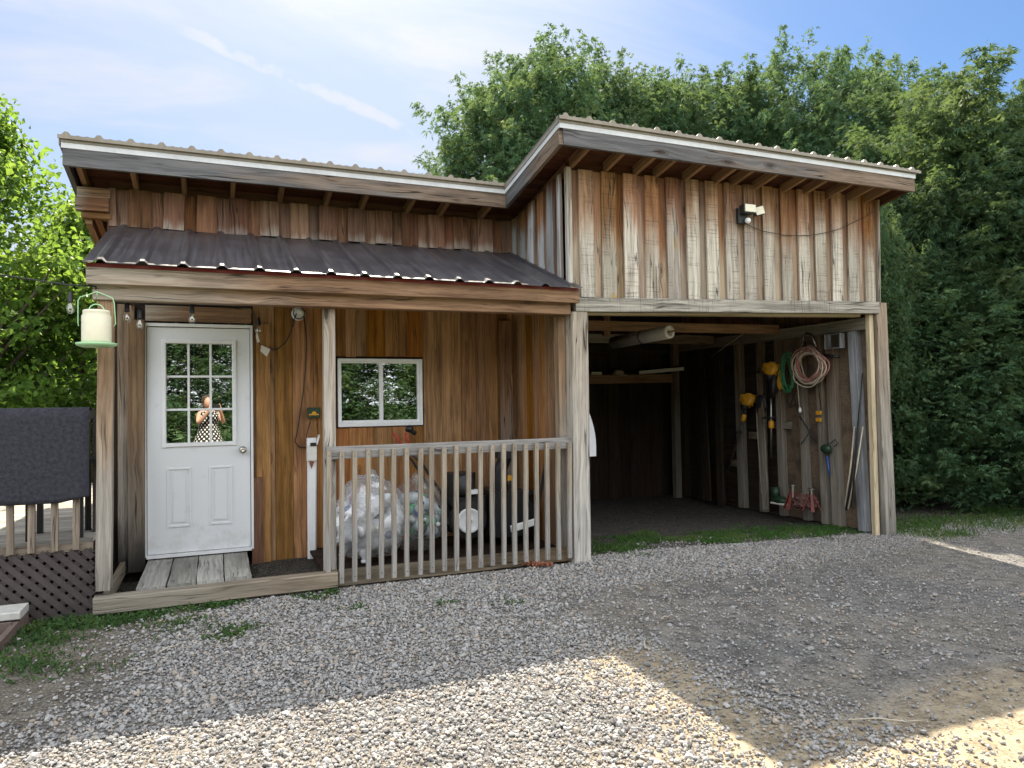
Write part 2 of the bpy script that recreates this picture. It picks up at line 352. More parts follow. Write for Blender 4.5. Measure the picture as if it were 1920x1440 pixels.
def foliage(name, c1, c2, c3, trans=.35, scale=1.3, glossr=.7):
    m, g, o = newmat(name); p = g('ShaderNodeTexCoord', out=3); rnd = g('ShaderNodeNewGeometry', out='Random Per Island')
    oi = g('ShaderNodeObjectInfo', out='Random')
    n = g.noise(p, scale, 3, .6)
    c = g.mix(rnd, c1, c2); c = g.mix(g.m('MULTIPLY', g.sm(n, .48, .72), .8), c, c3)
    c = g('ShaderNodeHueSaturation', {'Hue': g.m('ADD', .488, g.m('MULTIPLY', oi, .024)), 'Saturation': 1.0, 'Value': g.m('ADD', .85, g.m('MULTIPLY', oi, .3)), 'Color': c})
    d = g('ShaderNodeBsdfPrincipled', {'Base Color': c, 'Roughness': glossr, 'Specular IOR Level': .12})
    t = g('ShaderNodeBsdfTranslucent', {'Color': g.mix(.5, c, (c3[0]*1.35, c3[1]*1.4, c3[2]*.65))})
    g.nt.links.new(g('ShaderNodeMixShader', {0: trans, 1: d, 2: t}), o); return m
M['cedar'] = foliage('cedar_foliage', (.044, .102, .054), (.092, .165, .080), (.175, .225, .10), .36)
M['maple'] = foliage('maple_leaves', (.055, .125, .03), (.12, .23, .045), (.21, .30, .065), .55, .8, .35)
M['weed'] = foliage('weed_leaves', (.03, .075, .025), (.065, .13, .038), (.11, .15, .05), .3, 5)
M['grass'] = foliage('grass_blades', (.035, .085, .022), (.075, .155, .038), (.14, .17, .06), .35, 2)

# ------------------------------------------------------------------ ground
def gz(x, y):
    z = .165 - .085*smst(3.2, 6.8, x)
    z += .012*mnoise.noise(V((x*.6, y*.6, 0))) + .006*mnoise.noise(V((x*2.3, y*2.3, 4)))
    if -4.2 < x < .3 and -1.0 < y < 5: z -= .06*smst(-1.0, -.3, y)
    return z
def axis(lo, hi, st, far):
    a = list(np.arange(lo, hi+1e-6, st)); k = st
    b = a[-1]
    while b < far: k *= 1.5; b += k; a.append(b)
    k = st; b = a[0]
    while b > -far: k *= 1.5; b -= k; a.insert(0, b)
    return a
def soil():
    m, g, o = newmat('gravelly_soil'); p = g('ShaderNodeNewGeometry', out=0)
    s = g.nt.nodes.new('ShaderNodeSeparateXYZ'); g.set(s.inputs[0], p); x, y = s.outputs[0], s.outputs[1]
    n = g.noise(p, .9, 5, .6); n2 = g.noise(p, 9, 5, .65); n3 = g.noise(p, 70, 4, .7); n4 = g.noise(p, 260, 2, .6)
    sunlit_sand = g.mix(g.sm(n2, .35, .65), (.21, .165, .105), (.34, .275, .18))
    grey = g.mix(g.sm(n2, .35, .65), (.070, .068, .066), (.150, .146, .140))  # cool grey put in where the ground lies in shade
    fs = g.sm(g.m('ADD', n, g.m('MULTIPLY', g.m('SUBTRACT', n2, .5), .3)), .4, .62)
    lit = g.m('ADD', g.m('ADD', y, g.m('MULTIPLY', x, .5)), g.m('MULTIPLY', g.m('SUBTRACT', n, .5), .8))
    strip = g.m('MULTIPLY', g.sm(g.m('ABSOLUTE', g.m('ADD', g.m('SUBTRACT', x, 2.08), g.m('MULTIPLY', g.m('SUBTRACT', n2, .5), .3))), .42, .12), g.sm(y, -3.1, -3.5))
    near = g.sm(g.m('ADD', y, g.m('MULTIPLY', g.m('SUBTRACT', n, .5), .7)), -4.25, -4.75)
    fs = g.m('MAXIMUM', g.m('MULTIPLY', fs, .22), g.m('MAXIMUM', strip, near))  # warm sandy tone masked to the sunlit strip and foreground: sunlight in the colour
    c = g.mix(fs, grey, sunlit_sand)
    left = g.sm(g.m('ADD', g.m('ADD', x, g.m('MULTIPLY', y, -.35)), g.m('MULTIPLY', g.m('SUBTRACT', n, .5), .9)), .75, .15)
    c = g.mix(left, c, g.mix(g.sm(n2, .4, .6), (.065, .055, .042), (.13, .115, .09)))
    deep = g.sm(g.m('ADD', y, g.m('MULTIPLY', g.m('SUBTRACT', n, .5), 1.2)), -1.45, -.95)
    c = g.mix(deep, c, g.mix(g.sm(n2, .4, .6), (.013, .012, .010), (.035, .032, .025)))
    c = g.mix(g.m('MULTIPLY', g.sm(n3, .45, .7), .55), c, (.36, .33, .29)); c = g.mix(g.m('MULTIPLY', g.sm(n3, .5, .3), .5), c, (.06, .052, .042))
    far = g.sm(g.m('ABSOLUTE', x), 9, 13); far = g.m('MAXIMUM', far, g.sm(y, 4, 7)); far = g.m('MAXIMUM', far, g.sm(y, -8.5, -10.0))
    c = g.mix(far, c, g.mix(n2, (.05, .10, .03), (.10, .16, .05)))
    h = g.m('ADD', g.m('ADD', g.m('MULTIPLY', n2, .8), n3), g.m('MULTIPLY', n4, .5))
    principled(g, o, c, .92, 0, g('ShaderNodeBump', {'Strength': .7, 'Distance': .012, 'Height': h}), .15); return m
xs = axis(-4, 12, .16, 500); ys = axis(-9, 8, .16, 500)
gv = [(x, y, gz(x, y)) for y in ys for x in xs]; nx = len(xs)
gf = [(j*nx+i, j*nx+i+1, (j+1)*nx+i+1, (j+1)*nx+i) for j in range(len(ys)-1) for i in range(nx-1)]
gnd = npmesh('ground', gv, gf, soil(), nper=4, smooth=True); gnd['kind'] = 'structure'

# gravel: crushed stones, far more than anyone could count
def gravel():
    bm = bmesh.new(); bmesh.ops.create_icosphere(bm, subdivisions=1, radius=1)
    tv = np.array([v.co[:] for v in bm.verts]); tf = np.array([[v.index for v in f.verts] for f in bm.faces]); bm.free()
    pts = []
    def dens(x, y):
        n = mnoise.noise(V((x*.8, y*.8, 2))); n2 = mnoise.noise(V((x*2.6, y*2.6, 9)))
        d = 1.0
        l = x - .35*(y+1.3) + .35*n                      # bare soil by the deck
        d *= smst(-.60, .35, l + .25*n2)*.96+.04
        # compacted track in front of the garage, with stones left on its edges
        tr = x*.62 + y*.78                                # axis of the track runs obliquely
        c = smst(-.15, .5, x - 2.05 + .25*(y+3.4) + .35*n + .2*n2)
        d *= 1-.84*c*smst(-2.0, -2.5, y - .25*n - .1*(x-3))
        d *= 1-.7*math.exp(-((x-2.13+.15*n)**2/.035))*smst(-3.3, -3.6, y); d *= 1-.55*smst(2.4, 3.0, x)*smst(-3.9, -4.4, y+.15*(x-3))
        cl = math.exp(-((x-2.45)**2/.06 + (y+4.45)**2/.10)); d = max(d, .75*cl)
        return d
    U = RNG.random
    N = 330000
    # nearer the camera stones are packed twice: a big layer and a fine layer
    rx = U(N)*11.5-1.7; ry = -1.15 - U(N)*5.6
    keep = []
    for i in range(N):
        x, y = rx[i], ry[i]
        rel = V((x, y, .15))-CAM; z = rel.dot(CF)
        if z < 2.3 or abs(rel.dot(CR)/z) > .80: continue
        if y > -1.30 and x < 3.1: continue
        if random.random() < dens(x, y): keep.append(i)
    # band in front of the garage mouth
    n = len(keep); X = rx[keep]; Y = ry[keep]
    bx = U(4000)*5.5+3.1; by = -1.75+U(4000)*1.0
    X = np.concatenate([X, bx]); Y = np.concatenate([Y, by]); n = len(X)
    r = np.exp(RNG.normal(math.log(.0067), .38, n)); r = np.clip(r, .0035, .020)
    far = np.clip((X-4.0)/3, 0, 1); r *= 1-.35*far
    Z = np.array([gz(a, b) for a, b in zip(X, Y)])
    # random rotation and squash per stone, radial noise per vertex
    q = RNG.normal(size=(n, 4)); q /= np.linalg.norm(q, axis=1, keepdims=True); w, a, b, c = q.T
    R = np.stack([1-2*(b*b+c*c), 2*(a*b-c*w), 2*(a*c+b*w), 2*(a*b+c*w), 1-2*(a*a+c*c), 2*(b*c-a*w), 2*(a*c-b*w), 2*(b*c+a*w), 1-2*(a*a+b*b)], 1).reshape(n, 3, 3)
    sc = RNG.uniform(.62, 1.3, (n, 1, 3))
    vv = tv[None]*(1+RNG.uniform(-.20, .20, (n, len(tv), 1)))*sc
    vv = np.clip(vv, -.82*sc, .82*sc*1.02)
    vv = np.einsum('nij,nkj->nki', R, vv)*r[:, None, None]
    vv[:, :, 2] *= .8
    stack = RNG.random(n)*.9
    vv += np.stack([X, Y, Z + r*.25 + stack*.009], 1)[:, None, :]
    ff = (tf[None]+(np.arange(n)*len(tv))[:, None, None]).reshape(-1, 3)
    m, g, o = newmat('crushed_stone'); rn = g('ShaderNodeNewGeometry', out='Random Per Island'); p = g('ShaderNodeNewGeometry', out=0)
    r2 = g.m('FRACT', g.m('MULTIPLY', rn, 53.7))
    c = g.mix(rn, (.18, .178, .174), (.40, .39, .375)); c = g.mix(g.m('MULTIPLY', g.sm(r2, .72, .95), .7), c, (.38, .30, .22)); c = g.mix(g.m('MULTIPLY', g.sm(r2, .14, .03), .8), c, (.11, .10, .10))
    nn = g.noise(p, 220, 3, .6); c = g.mix(g.m('MULTIPLY', g.sm(nn, .4, .7), .35), c, (.13, .12, .11))
    principled(g, o, c, .88, 0, g('ShaderNodeBump', {'Strength': .3, 'Distance': .002, 'Height': nn}), .2)
    o = npmesh('gravel', vv.reshape(-1, 3), ff, m); o['kind'] = 'stuff'; print('stones', n)
    tag(o, 'crushed grey gravel spread over the yard in front of the shed', 'gravel')
gravel()

# ------------------------------------------------------------------ foliage helpers (numpy)
def blades(P, D, L, W, bend=.3, side=None):
    """P,D (n,3) root and direction, L,W (n): one bent 2-tri... returns verts (n,4,3), tris"""
    n = len(P); up = np.array([0, 0, 1.0])
    S = RNG.normal(size=(n, 3)) if side is None else side
    S = S - D*np.sum(S*D, 1, keepdims=True); S /= np.linalg.norm(S, axis=1, keepdims=True)+1e-9
    mid = P + D*(L*.55)[:, None]; tip = P + D*L[:, None]; tip[:, 2] -= L*bend
    v = np.stack([P, mid-S*W[:, None], mid+S*W[:, None], tip], 1)
    t = np.array([[0, 1, 2], [1, 3, 2]]); f = (t[None]+(np.arange(n)*4)[:, None, None]).reshape(-1, 3)
    return v.reshape(-1, 3), f
def unit(a): return a/(np.linalg.norm(a, axis=1, keepdims=True)+1e-9)

def cedar_crown(h, r, seed, nspray, shape=1.0, rag=.22):
    """dense arborvitae crown: several upright leaders, each a lumpy column of upswept flat sprays"""
    rg = np.random.default_rng(seed)
    stems = [(0, 0, h, r*.80)]; a0 = rg.random()*6.28
    for k in range(6):
        a = a0+k*1.047+rg.normal(0, .2); q = r*rg.uniform(.40, .68); stems.append((q*math.cos(a), q*math.sin(a), h*rg.uniform(.80, .985), r*rg.uniform(.55, .74)))
    stems = np.array(stems)
    wgt = stems[:, 2]*stems[:, 3]; wgt /= wgt.sum(); N0 = int(nspray*1.75)
    si = rg.choice(len(stems), N0, p=wgt)
    hh = rg.random(N0)**.85; th = rg.random(N0)*2*np.pi
    dep = np.clip(1.06-np.abs(rg.normal(0, .17, N0))+(rg.random(N0) < .12)*rg.uniform(0, .22, N0), .4, 1.22)
    prof = lambda u: (1-np.clip(u, 0, 1)**2.7)**.62*np.minimum(1, .82+u)
    P = np.zeros((N0, 3)); keep = np.ones(N0, bool)
    for i in range(N0):
        sx, sy, sh, sr = stems[si[i]]
        d = V((math.cos(th[i])*1.2+sx, math.sin(th[i])*1.2+sy, hh[i]*sh*.9))
        k = 1 + rag*1.5*mnoise.noise(d*1.3+V((seed, 0, 0))) + rag*1.0*mnoise.noise(d*3.1+V((0, seed, 5)))
        rr = sr*prof(hh[i])*k*dep[i]
        x, y, z = sx+rr*math.cos(th[i]), sy+rr*math.sin(th[i]), .1+hh[i]*sh+(k-1)*.5
        P[i] = (x, y, z)
        dd = np.hypot(stems[:, 0]-x, stems[:, 1]-y)/(stems[:, 3]*prof(z/stems[:, 2])+1e-3)
        dd[si[i]] = 9
        if ((dd < .62) & (z < stems[:, 2])).any(): keep[i] = False
    P = P[keep][:nspray]; th = th[keep][:nspray]; nspray = len(P)
    # gather part of the sprays into upswept plumes that stand out of the crown
    npl = int(nspray/85); src = rg.choice(nspray, npl, replace=False); pid = rg.integers(0, npl, nspray); inpl = rg.random(nspray) < .60
    pdir = unit(np.stack([np.cos(th[src])*rg.uniform(.3, 1, npl), np.sin(th[src])*rg.uniform(.3, 1, npl), rg.uniform(.55, 1.3, npl)], 1))
    plen = rg.uniform(.25, .8, npl); u = rg.random(nspray)**.8
    Q = P[src][pid] + pdir[pid]*(u*plen[pid])[:, None] + rg.normal(0, .085, (nspray, 3))*(1.15-.75*u)[:, None]*np.array([1.3, 1.3, 1])
    P = np.where(inpl[:, None], Q, P); th = np.where(inpl, th[src][pid]+rg.normal(0, .9, nspray), th)
    out = np.stack([np.cos(th), np.sin(th), np.zeros(nspray)], 1)
    D0 = unit(out*rg.uniform(.3, 1.0, (nspray, 1)) + np.array([0, 0, 1])*rg.uniform(.1, 1.0, (nspray, 1)) + rg.normal(0, .35, (nspray, 3)))
    S0 = unit(np.cross(D0, rg.normal(size=(nspray, 3))))
    vs = []; fs = []; off = 0
    size = rg.uniform(.065, .165, nspray)
    for k in range(7):
        a = (k-3)/3*.95 + rg.normal(0, .12, nspray)
        D = unit(D0*np.cos(a)[:, None] + S0*np.sin(a)[:, None])
        base = P + D0*(size*.25*abs(k-3)/3)[:, None]
        L = size*(1.15-.14*abs(k-3))*rg.uniform(.7, 1.2, nspray)
        v, f = blades(base, D, L, np.full(nspray, .0084)*rg.uniform(.7, 1.5, nspray), .42, side=S0)
        vs.append(v); fs.append(f+off); off += len(v)
    return np.concatenate(vs), np.concatenate(fs)
def cedar_proto(name, h, r, seed, nspray, label, loc, rag=.22, parent_scale=1):
    t = thing(name, label, 'cedar tree', loc, 'cedar hedge behind and beside the shed')
    v, f = cedar_crown(h, r, seed, nspray, rag=rag)
    npmesh('crown', v, f, M['cedar'], t)
    mb = MB(); mb.tube([(0, 0, -.1), (.03, .02, h*.3), (-.02, .03, h*.6), (0, 0, h*.93)], [.13, .11, .07, .02], 8)
    for k in range(26):
        a = k*2.4; z = .5+k/26*h*.85; rr = r*.8*min(1, (1-z/h)**.6*1.1)
        mb.tube([(0, 0, z), (math.cos(a)*rr*.5, math.sin(a)*rr*.5, z+.12), (math.cos(a)*rr, math.sin(a)*rr, z+.4)], [.03, .02, .008], 5)
    o = mb.build('trunk', M['bark'], None, True); o.parent = t
    return t
CED = []
specs = [('A', 8.5, 2.1, 3, 40000, .34), ('B', 7.0, 1.75, 5, 30000, .34), ('C', 7.2, 1.85, 8, 32000, .36)]
# x, y, proto, height, radius scale, label
hedge = [
 (1005, 42, 7.2, 0, 1.12, 'tall broad cedar rising behind the join of the two shed roofs'),
 (900, 215, 7.8, 1, 1.05, 'lower cedar at the left end of the hedge, above the porch roofline'),
 (1125, 106, 7.4, 2, 1.2, 'cedar just right of the tall broad one behind the roof peak'),
 (1215, 128, 7.2, 1, 1.25, 'left of the two shorter cedars in the dip between the tallest cedars'),
 (1300, 120, 6.7, 2, 1.2, 'right of the two shorter cedars in the dip between the tallest cedars'),
 (1392, 105, 5.9, 1, 1.25, 'medium cedar just left of the loose topped tall one'),
 (1490, 50, 4.8, 0, .98, 'tall cedar with a loose top rising above the flood light'),
 (1590, 104, 3.4, 1, 1.1, 'cedar rising behind the right end of the garage roof'),
 (1680, 140, 2.2, 2, 1.05, 'rounded cedar just above the garage roof corner'),
 (1770, 138, 1.0, 1, 1.1, 'dense cedar beside the garage, second from the right edge'),
 (1885, 168, .0, 2, 1.02, 'cedar at the right edge of the picture, nearest the camera in the hedge'),
 (2010, 190, -.7, 1, 1.05, 'cedar just outside the right edge of the picture'),
 (1715, 440, .7, 2, .8, 'low dark cedar growing close against the garage side wall'),
 (1815, 430, .0, 1, .85, 'low dark cedar standing before the taller hedge right of the garage'),
 (1593, 300, .35, 1, .44, 'unseen cedar added behind the garage front corner to shade the ground'),  # hidden tree added only to shade the ground right of the garage
 (1480, 300, 1.55, 2, .42, 'unseen cedar added farther back along the garage side wall for its shade'),  # second hidden tree, added for the same ground shade
 (1668, 250, .9, 1, .60, 'slim low cedar peeping out past the garage corner post'),
]
protos = {}
for (px, py, y, k, rs, lab) in hedge:
    nm, h0, r0, sd, ns, rag = specs[k]
    q = onY(px, py, y); x = q.x; h = q.z-gz(x, y)
    loc = (x, y, gz(x, y)-.05); rz = random.uniform(0, 6.28)
    sc = (rs*.97, rs*.97, h/h0*.915)
    if k not in protos:
        t = cedar_proto('cedar_tree', h0, r0, sd, ns, lab, loc, rag); protos[k] = t; t.rotation_euler = (0, 0, rz); t.scale = sc
    else: copy_tree(protos[k], loc, rz, sc, lab)
# cedars across the yard behind the photographer, mirrored in the glass
for i, (x, y, k, h, rs, lab) in enumerate([(-1.6, -13.2, 1, 4.8, 1.25, 'sunlit cedar across the yard mirrored at the left of the door glass'),
    (.9, -13.8, 2, 5.0, 1.3, 'sunlit cedar across the yard mirrored in the middle of the door glass'),
    (3.4, -14.5, 0, 5.2, 1.15, 'sunlit cedar across the yard mirrored in the shed window'),
    (6.2, -14.8, 1, 5.0, 1.5, 'sunlit cedar across the yard mirrored at the right of the window'),
    (-4.2, -13.0, 2, 4.6, 1.4, 'sunlit cedar across the yard beyond the deck steps'), (9.0, -15.5, 0, 5, 1.3, 'sunlit cedar across the yard at the far right')]):
    c = copy_tree(protos[k], (x, y, .1), i*1.3, (rs, rs, h/specs[k][1]), lab); c['group'] = 'cedars across the yard behind the photographer'

def leafy(name, label, loc, h, crad, seed, nclump, per, lsize=.085):
    rg = np.random.default_rng(seed); t = thing(name, label, 'maple tree', loc, 'leafy trees left of the shed')
    mb = MB(); mb.tube([(0, 0, -.1), (.05, .03, h*.25), (-.05, .05, h*.5), (.02, 0, h*.8)], [.14, .11, .08, .03], 8)
    cen = []
    for i in range(nclump):
        u = rg.random(); z = h*(.12+.86*u); R = crad*math.sin(min(1, (u*.92+.12))*math.pi)**.6*(1-.25*u)
        a = rg.random()*2*math.pi; q = math.sqrt(rg.uniform(.1, 1))*R
        c = np.array([math.cos(a)*q, math.sin(a)*q, z]); cen.append(c)
        if i % 2 == 0:
            z0 = max(.2*h, z-.9*q-.3); mb.tube([(0, 0, min(z0, h*.78)), tuple((c*.5+np.array([0, 0, z0*.5]))), tuple(c)], [.035, .022, .008], 5)
    P = []
    for c in cen:
        s = rg.uniform(.28, .55); n = int(per*(s/.42)**2)
        d = unit(rg.normal(size=(n, 3)))*(rg.random((n, 1))**.4)*np.array([1.15, 1.15, .75])*s; P.append(c+d)
    P = np.concatenate(P); n = len(P)
    N = unit(rg.normal(size=(n, 3))*.75+np.array([0, 0, .8])); D = unit(np.cross(N, rg.normal(size=(n, 3)))+np.array([0, 0, -.35])); S = unit(np.cross(D, N))
    L = lsize*rg.uniform(.65, 1.35, n); W = L*.46
    e = lambda a, b, c: P+D*(L*a)[:, None]+S*(W*b)[:, None]+N*(L*c)[:, None]
    v = np.stack([e(0, 0, 0), e(.35, -1, .12), e(.62, -.62, .1), e(1, 0, -.08), e(.62, .62, .1), e(.35, 1, .12)], 1).reshape(-1, 3)
    tq = np.array([[0, 3, 2, 1], [0, 5, 4, 3]]); f = (tq[None]+(np.arange(n)*6)[:, None, None]).reshape(-1, 4)
    npmesh('crown', v, f, M['maple'], t, nper=4)
    o = mb.build('trunk', M['bark'], None, True); o.parent = t; return t
leafy('maple_tree', 'tall pale green maple rising left of the shed roof corner', (-2.9, 4.2, .1), 5.5, 1.7, 3, 165, 105)
leafy('maple_tree', 'bushy maple filling the gap between deck and shed wall', (-1.9, 5.6, .1), 4.6, 1.5, 9, 130, 110)
leafy('maple_tree', 'shaded maple at the left edge of the picture behind the deck', (-4.3, 5.4, .1), 5.4, 1.9, 14, 150, 110)
leafy('maple_tree', 'low bright maple far behind the deck rail', (-2.9, 8.6, .1), 3.6, 2.2, 21, 130, 110)

# grass and weeds
def tufts(name, label, pts, hgt, wid, mat, spread, n, lean=.5):
    rg = np.random.default_rng(len(pts)); P = []
    for (x, y, s, k) in pts:
        if name == 'weeds': k = int(k*2.0); s *= 1.25
        q = rg.normal(0, s, (k, 2)); P.append(np.stack([x+q[:, 0], y+q[:, 1]*.7], 1))
    P = np.concatenate(P); Z = np.array([gz(a, b) for a, b in P]); P = np.stack([P[:, 0], P[:, 1], Z], 1)
    D = unit(np.stack([rg.normal(0, lean, len(P)), rg.normal(0, lean, len(P)), np.ones(len(P))], 1))
    v, f = blades(P, D, hgt*rg.uniform(.4, 1.3, len(P)), wid*rg.uniform(.6, 1.4, len(P)), .25)
    o = npmesh(name, v, f, mat); o['kind'] = 'stuff'; tag(o, label, 'grass'); return o
gp = []
for i in range(420):
    x = random.uniform(3.2, 6.7); y = -.78 + .45*mnoise.noise(V((x*1.3, 0, 3))) + random.gauss(0, .17) + .12*(x-5)*-.3
    if mnoise.noise(V((x*2.1, y*3, 7))) > -.18: gp.append((x, min(y, .1), .05, 40))
tufts('grass', 'short green grass and moss along the garage threshold', gp, .042, .0045, M['grass'], 1, 1)
gp = [(random.uniform(7.0, 11), random.uniform(-1.75, -.6), .12, 40) for i in range(200)]
tufts('grass', 'green grass strip under the cedars right of the garage', gp, .07, .005, M['grass'], 1, 1)
wp = [(-.95, -1.42, .10, 260), (-.72, -1.52, .09, 240), (-.55, -1.47, .08, 160), (-.40, -1.45, .06, 80), (-1.12, -1.55, .10, 200), (-.20, -1.42, .06, 60), (-.05, -1.40, .05, 130), (.05, -1.39, .04, 100), (.62, -1.42, .03, 40), (.80, -1.40, .03, 60), (-.98, -1.8, .09, 130), (-1.05, -2.1, .1, 140), (-.95, -2.3, .08, 70),
      (.12, -2.06, .06, 90), (.05, -2.2, .05, 50), (-.15, -1.85, .1, 45), (-.75, -2.45, .12, 50), (-.3, -1.7, .08, 50), (.7, -1.52, .05, 30), (1.9, -2.3, .05, 20), (1.5, -2.1, .04, 20), (.9, -1.9, .05, 20)]
tufts('weeds', 'low leafy weeds at the foot of the deck and porch sill', wp, .055, .0065, M['weed'], 1, 1, .8)

# ------------------------------------------------------------------ the shed
SHED = thing('timber_shed', 'weathered board sided shed with a railed porch and an open garage bay', 'shed', (2.9, 0, .15))
XL, XS, XR = -.85, 2.95, 6.80          # left wall, step between porch and garage, right wall
FY = -1.25                             # front plane of porch posts and garage
S = SHED
def vboards(mbo, mbu, x0, x1, zt, zb, y, pitch, wo, lift=.024, over=.02, dirx=V((1, 0, 0)), jb=.012, start=.09, nrm=V((0, -1, 0))):
    """board-on-board siding; zt, zb functions of the distance along the wall"""
    L = (V(x1)-V(x0)).length; base = V(x0); d = (V(x1)-V(x0)).normalized(); s = 0
    s = -pitch+start
    while s < L:
        a, b = max(0, s), min(L, s+wo)
        if b-a > .03:
            c = (a+b)/2; w = b-a+random.uniform(-.008, .006)
            p = base+d*c + nrm*(lift+random.uniform(0, .006)); tilt = d*random.uniform(-.006, .006)
            mbo.board(p+V((0, 0, zb(c)+random.uniform(-jb, jb)))+tilt, p+V((0, 0, zt(c)))-tilt, d, w, .020, seg=3, jit=.0022)
        a, b = max(0, s+wo-over), min(L, s+pitch+over)
        if b-a > .02:
            c = (a+b)/2; p = base+d*c + nrm*.002
            mbu.board(p+V((0, 0, zb(c)+random.uniform(-jb, jb*.6)+.004)), p+V((0, 0, zt(c)-.004)), d, b-a, .018, seg=2, jit=.001)
        s += pitch
    return mbo, mbu
# garage front
zt = lambda s: 3.705+.115*s/3.83; zb = lambda s: 2.53+.105*s/3.83
a, b = vboards(MB(), MB(), (2.97, FY, 0), (6.79, FY, 0), zt, zb, FY, .2345, .148, start=.085)
a.build('garage_siding', M['siding'], S); b.build('garage_under_boards', M['siding_under'], S)
# garage left cheek above the porch roof
a, b = vboards(MB(), MB(), (XS, -.02, 0), (XS, FY+.06, 0), lambda s: 3.53+.16*s/1.2, lambda s: 3.17-.50*s/1.2, 0, .225, .15, nrm=V((-1, 0, 0)), jb=.005, start=.2)
a.build('cheek_siding', M['side_siding'], S); b.build('cheek_under_boards', M['siding_under'], S)
mb = MB(); mb.board((2.955, FY-.012, 2.60), (2.955, FY-.012, 3.72), (1, 0, 0), .05, .045, seg=3, jit=.002); mb.build('corner_trim', M['greypost'], S)
# upper left
a, b = vboards(MB(), MB(), (XL, 0, 0), (XS-.03, 0, 0), lambda s: 3.50+.02*s/3.8, lambda s: 3.165+.02*s/3.8, 0, .268, .168, start=.16, jb=.010, lift=.026)
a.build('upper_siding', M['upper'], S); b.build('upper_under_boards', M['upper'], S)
# porch wall boards (cut round door and window)
def wallstrip(mb, x0, x1, z0, z1, y, pitch=None):
    x = x0
    while x < x1-.01:
        w = random.choice([.10, .13, .16, .19, .21]); w = min(w, x1-x)
        if x1-x-w < .05: w = x1-x
        out = random.choice([0, 0, .014])
        mb.board((x+w/2, y-out, z0+random.uniform(0, .01)), (x+w/2, y-out, z1), (1, 0, 0), w-random.uniform(.001, .006)+(.012 if out else 0), .020, seg=3, jit=.0012, tr=(0, 1))
        x += w
mb = MB()
wallstrip(mb, .315, 1.06, .10, 2.62, 0); wallstrip(mb, 1.93, 2.95, .14, 2.62, 0)
wallstrip(mb, 1.06, 1.93, 2.06, 2.62, 0); wallstrip(mb, 1.06, 1.93, .2, 1.375, 0)
mb.board((.40, -.028, .08), (.40, -.028, 2.36), (1, 0, 0), .12, .022, seg=4, jit=.001)
mb.build('porch_siding', M['porch'], S)
mb = MB(); mb.board((.345, -.045, .06), (.345, -.045, .95), (1, 0, 0), .10, .02); mb.build('door_side_board', M['porch_low'], S)
# header over the door and boards left of it
mb = MB(); mb.board((-.565, -.05, 2.425), (.30, -.05, 2.425), (0, 0, 1), .135, .05, seg=3, jit=.002); mb.build('door_header', M['beam'], S)
mb = MB(); mb.board((-.715, -.03, .18), (-.715, -.03, 2.5), (1, 0, 0), .13, .05, seg=4, jit=.002, ch=.004); mb.board((-.635, -.075, .20), (-.635, -.075, 2.36), (1, 0, 0), .13, .05, seg=4, jit=.002, ch=.004)
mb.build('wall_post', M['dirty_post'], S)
# dark backing inside the walls
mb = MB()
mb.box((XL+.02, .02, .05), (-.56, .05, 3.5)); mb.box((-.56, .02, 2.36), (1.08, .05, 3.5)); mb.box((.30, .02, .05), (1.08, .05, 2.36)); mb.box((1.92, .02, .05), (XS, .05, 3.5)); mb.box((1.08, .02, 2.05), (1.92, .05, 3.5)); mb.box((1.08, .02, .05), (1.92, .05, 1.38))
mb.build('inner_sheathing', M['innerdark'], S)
# outer walls
def hwall(name, p0, p1, z0, z1a, z1b, mat, nrm, pitch=.2):
    a = MB(); p0 = V(p0); p1 = V(p1); L = (p1-p0).length; d = (p1-p0).normalized(); s = 0
    while s < L-.01:
        w = min(pitch, L-s); c = s+w/2; t = c/L; q = p0+d*c + V(nrm)*random.uniform(0, .012)
        a.board(q+V((0, 0, z0)), q+V((0, 0, z1a+(z1b-z1a)*t)), d, w-.004, .022, seg=2, jit=.001); s += pitch
    return a.build(name, mat, S)
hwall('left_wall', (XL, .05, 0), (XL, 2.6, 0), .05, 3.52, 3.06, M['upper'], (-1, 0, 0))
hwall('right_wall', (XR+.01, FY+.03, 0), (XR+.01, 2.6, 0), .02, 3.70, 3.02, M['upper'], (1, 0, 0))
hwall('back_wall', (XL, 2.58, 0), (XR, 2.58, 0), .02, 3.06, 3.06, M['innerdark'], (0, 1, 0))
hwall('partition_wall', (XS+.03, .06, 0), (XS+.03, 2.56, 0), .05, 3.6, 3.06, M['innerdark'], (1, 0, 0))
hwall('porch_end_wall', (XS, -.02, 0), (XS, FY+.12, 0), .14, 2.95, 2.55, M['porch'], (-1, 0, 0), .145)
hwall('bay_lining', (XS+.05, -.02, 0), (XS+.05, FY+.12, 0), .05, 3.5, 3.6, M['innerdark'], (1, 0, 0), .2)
# inside lining on the right wall: strand board between studs
mb = MB(); mb.box((6.735, -1.15, .10), (6.75, .2, 2.36)); mb.build('strand_board_panel', M['osb'], S)
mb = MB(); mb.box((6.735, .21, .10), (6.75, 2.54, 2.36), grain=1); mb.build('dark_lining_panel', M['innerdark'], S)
for (y0, w, mat, lean) in [(-1.03, .11, 'bluestud', .05), (-.70, .13, 'innerwood', .03), (-.52, .09, 'innerwood', .03), (-.23, .085, 'innerwood', .03), (.16, .09, 'innerwood', .02), (.50, .09, 'innerwood', 0), (.92, .12, 'innerwood', .02), (1.35, .11, 'innerdark', 0), (1.80, .12, 'innerdark', 0), (2.2, .12, 'innerdark', 0)]:
    mb = MB(); mb.board((6.69, y0-lean, .10), (6.69, y0+lean*.4, 2.34), (0, 1, 0), w, .085, seg=3, jit=.002, ch=.004); mb.build('wall_stud', M[mat], S)
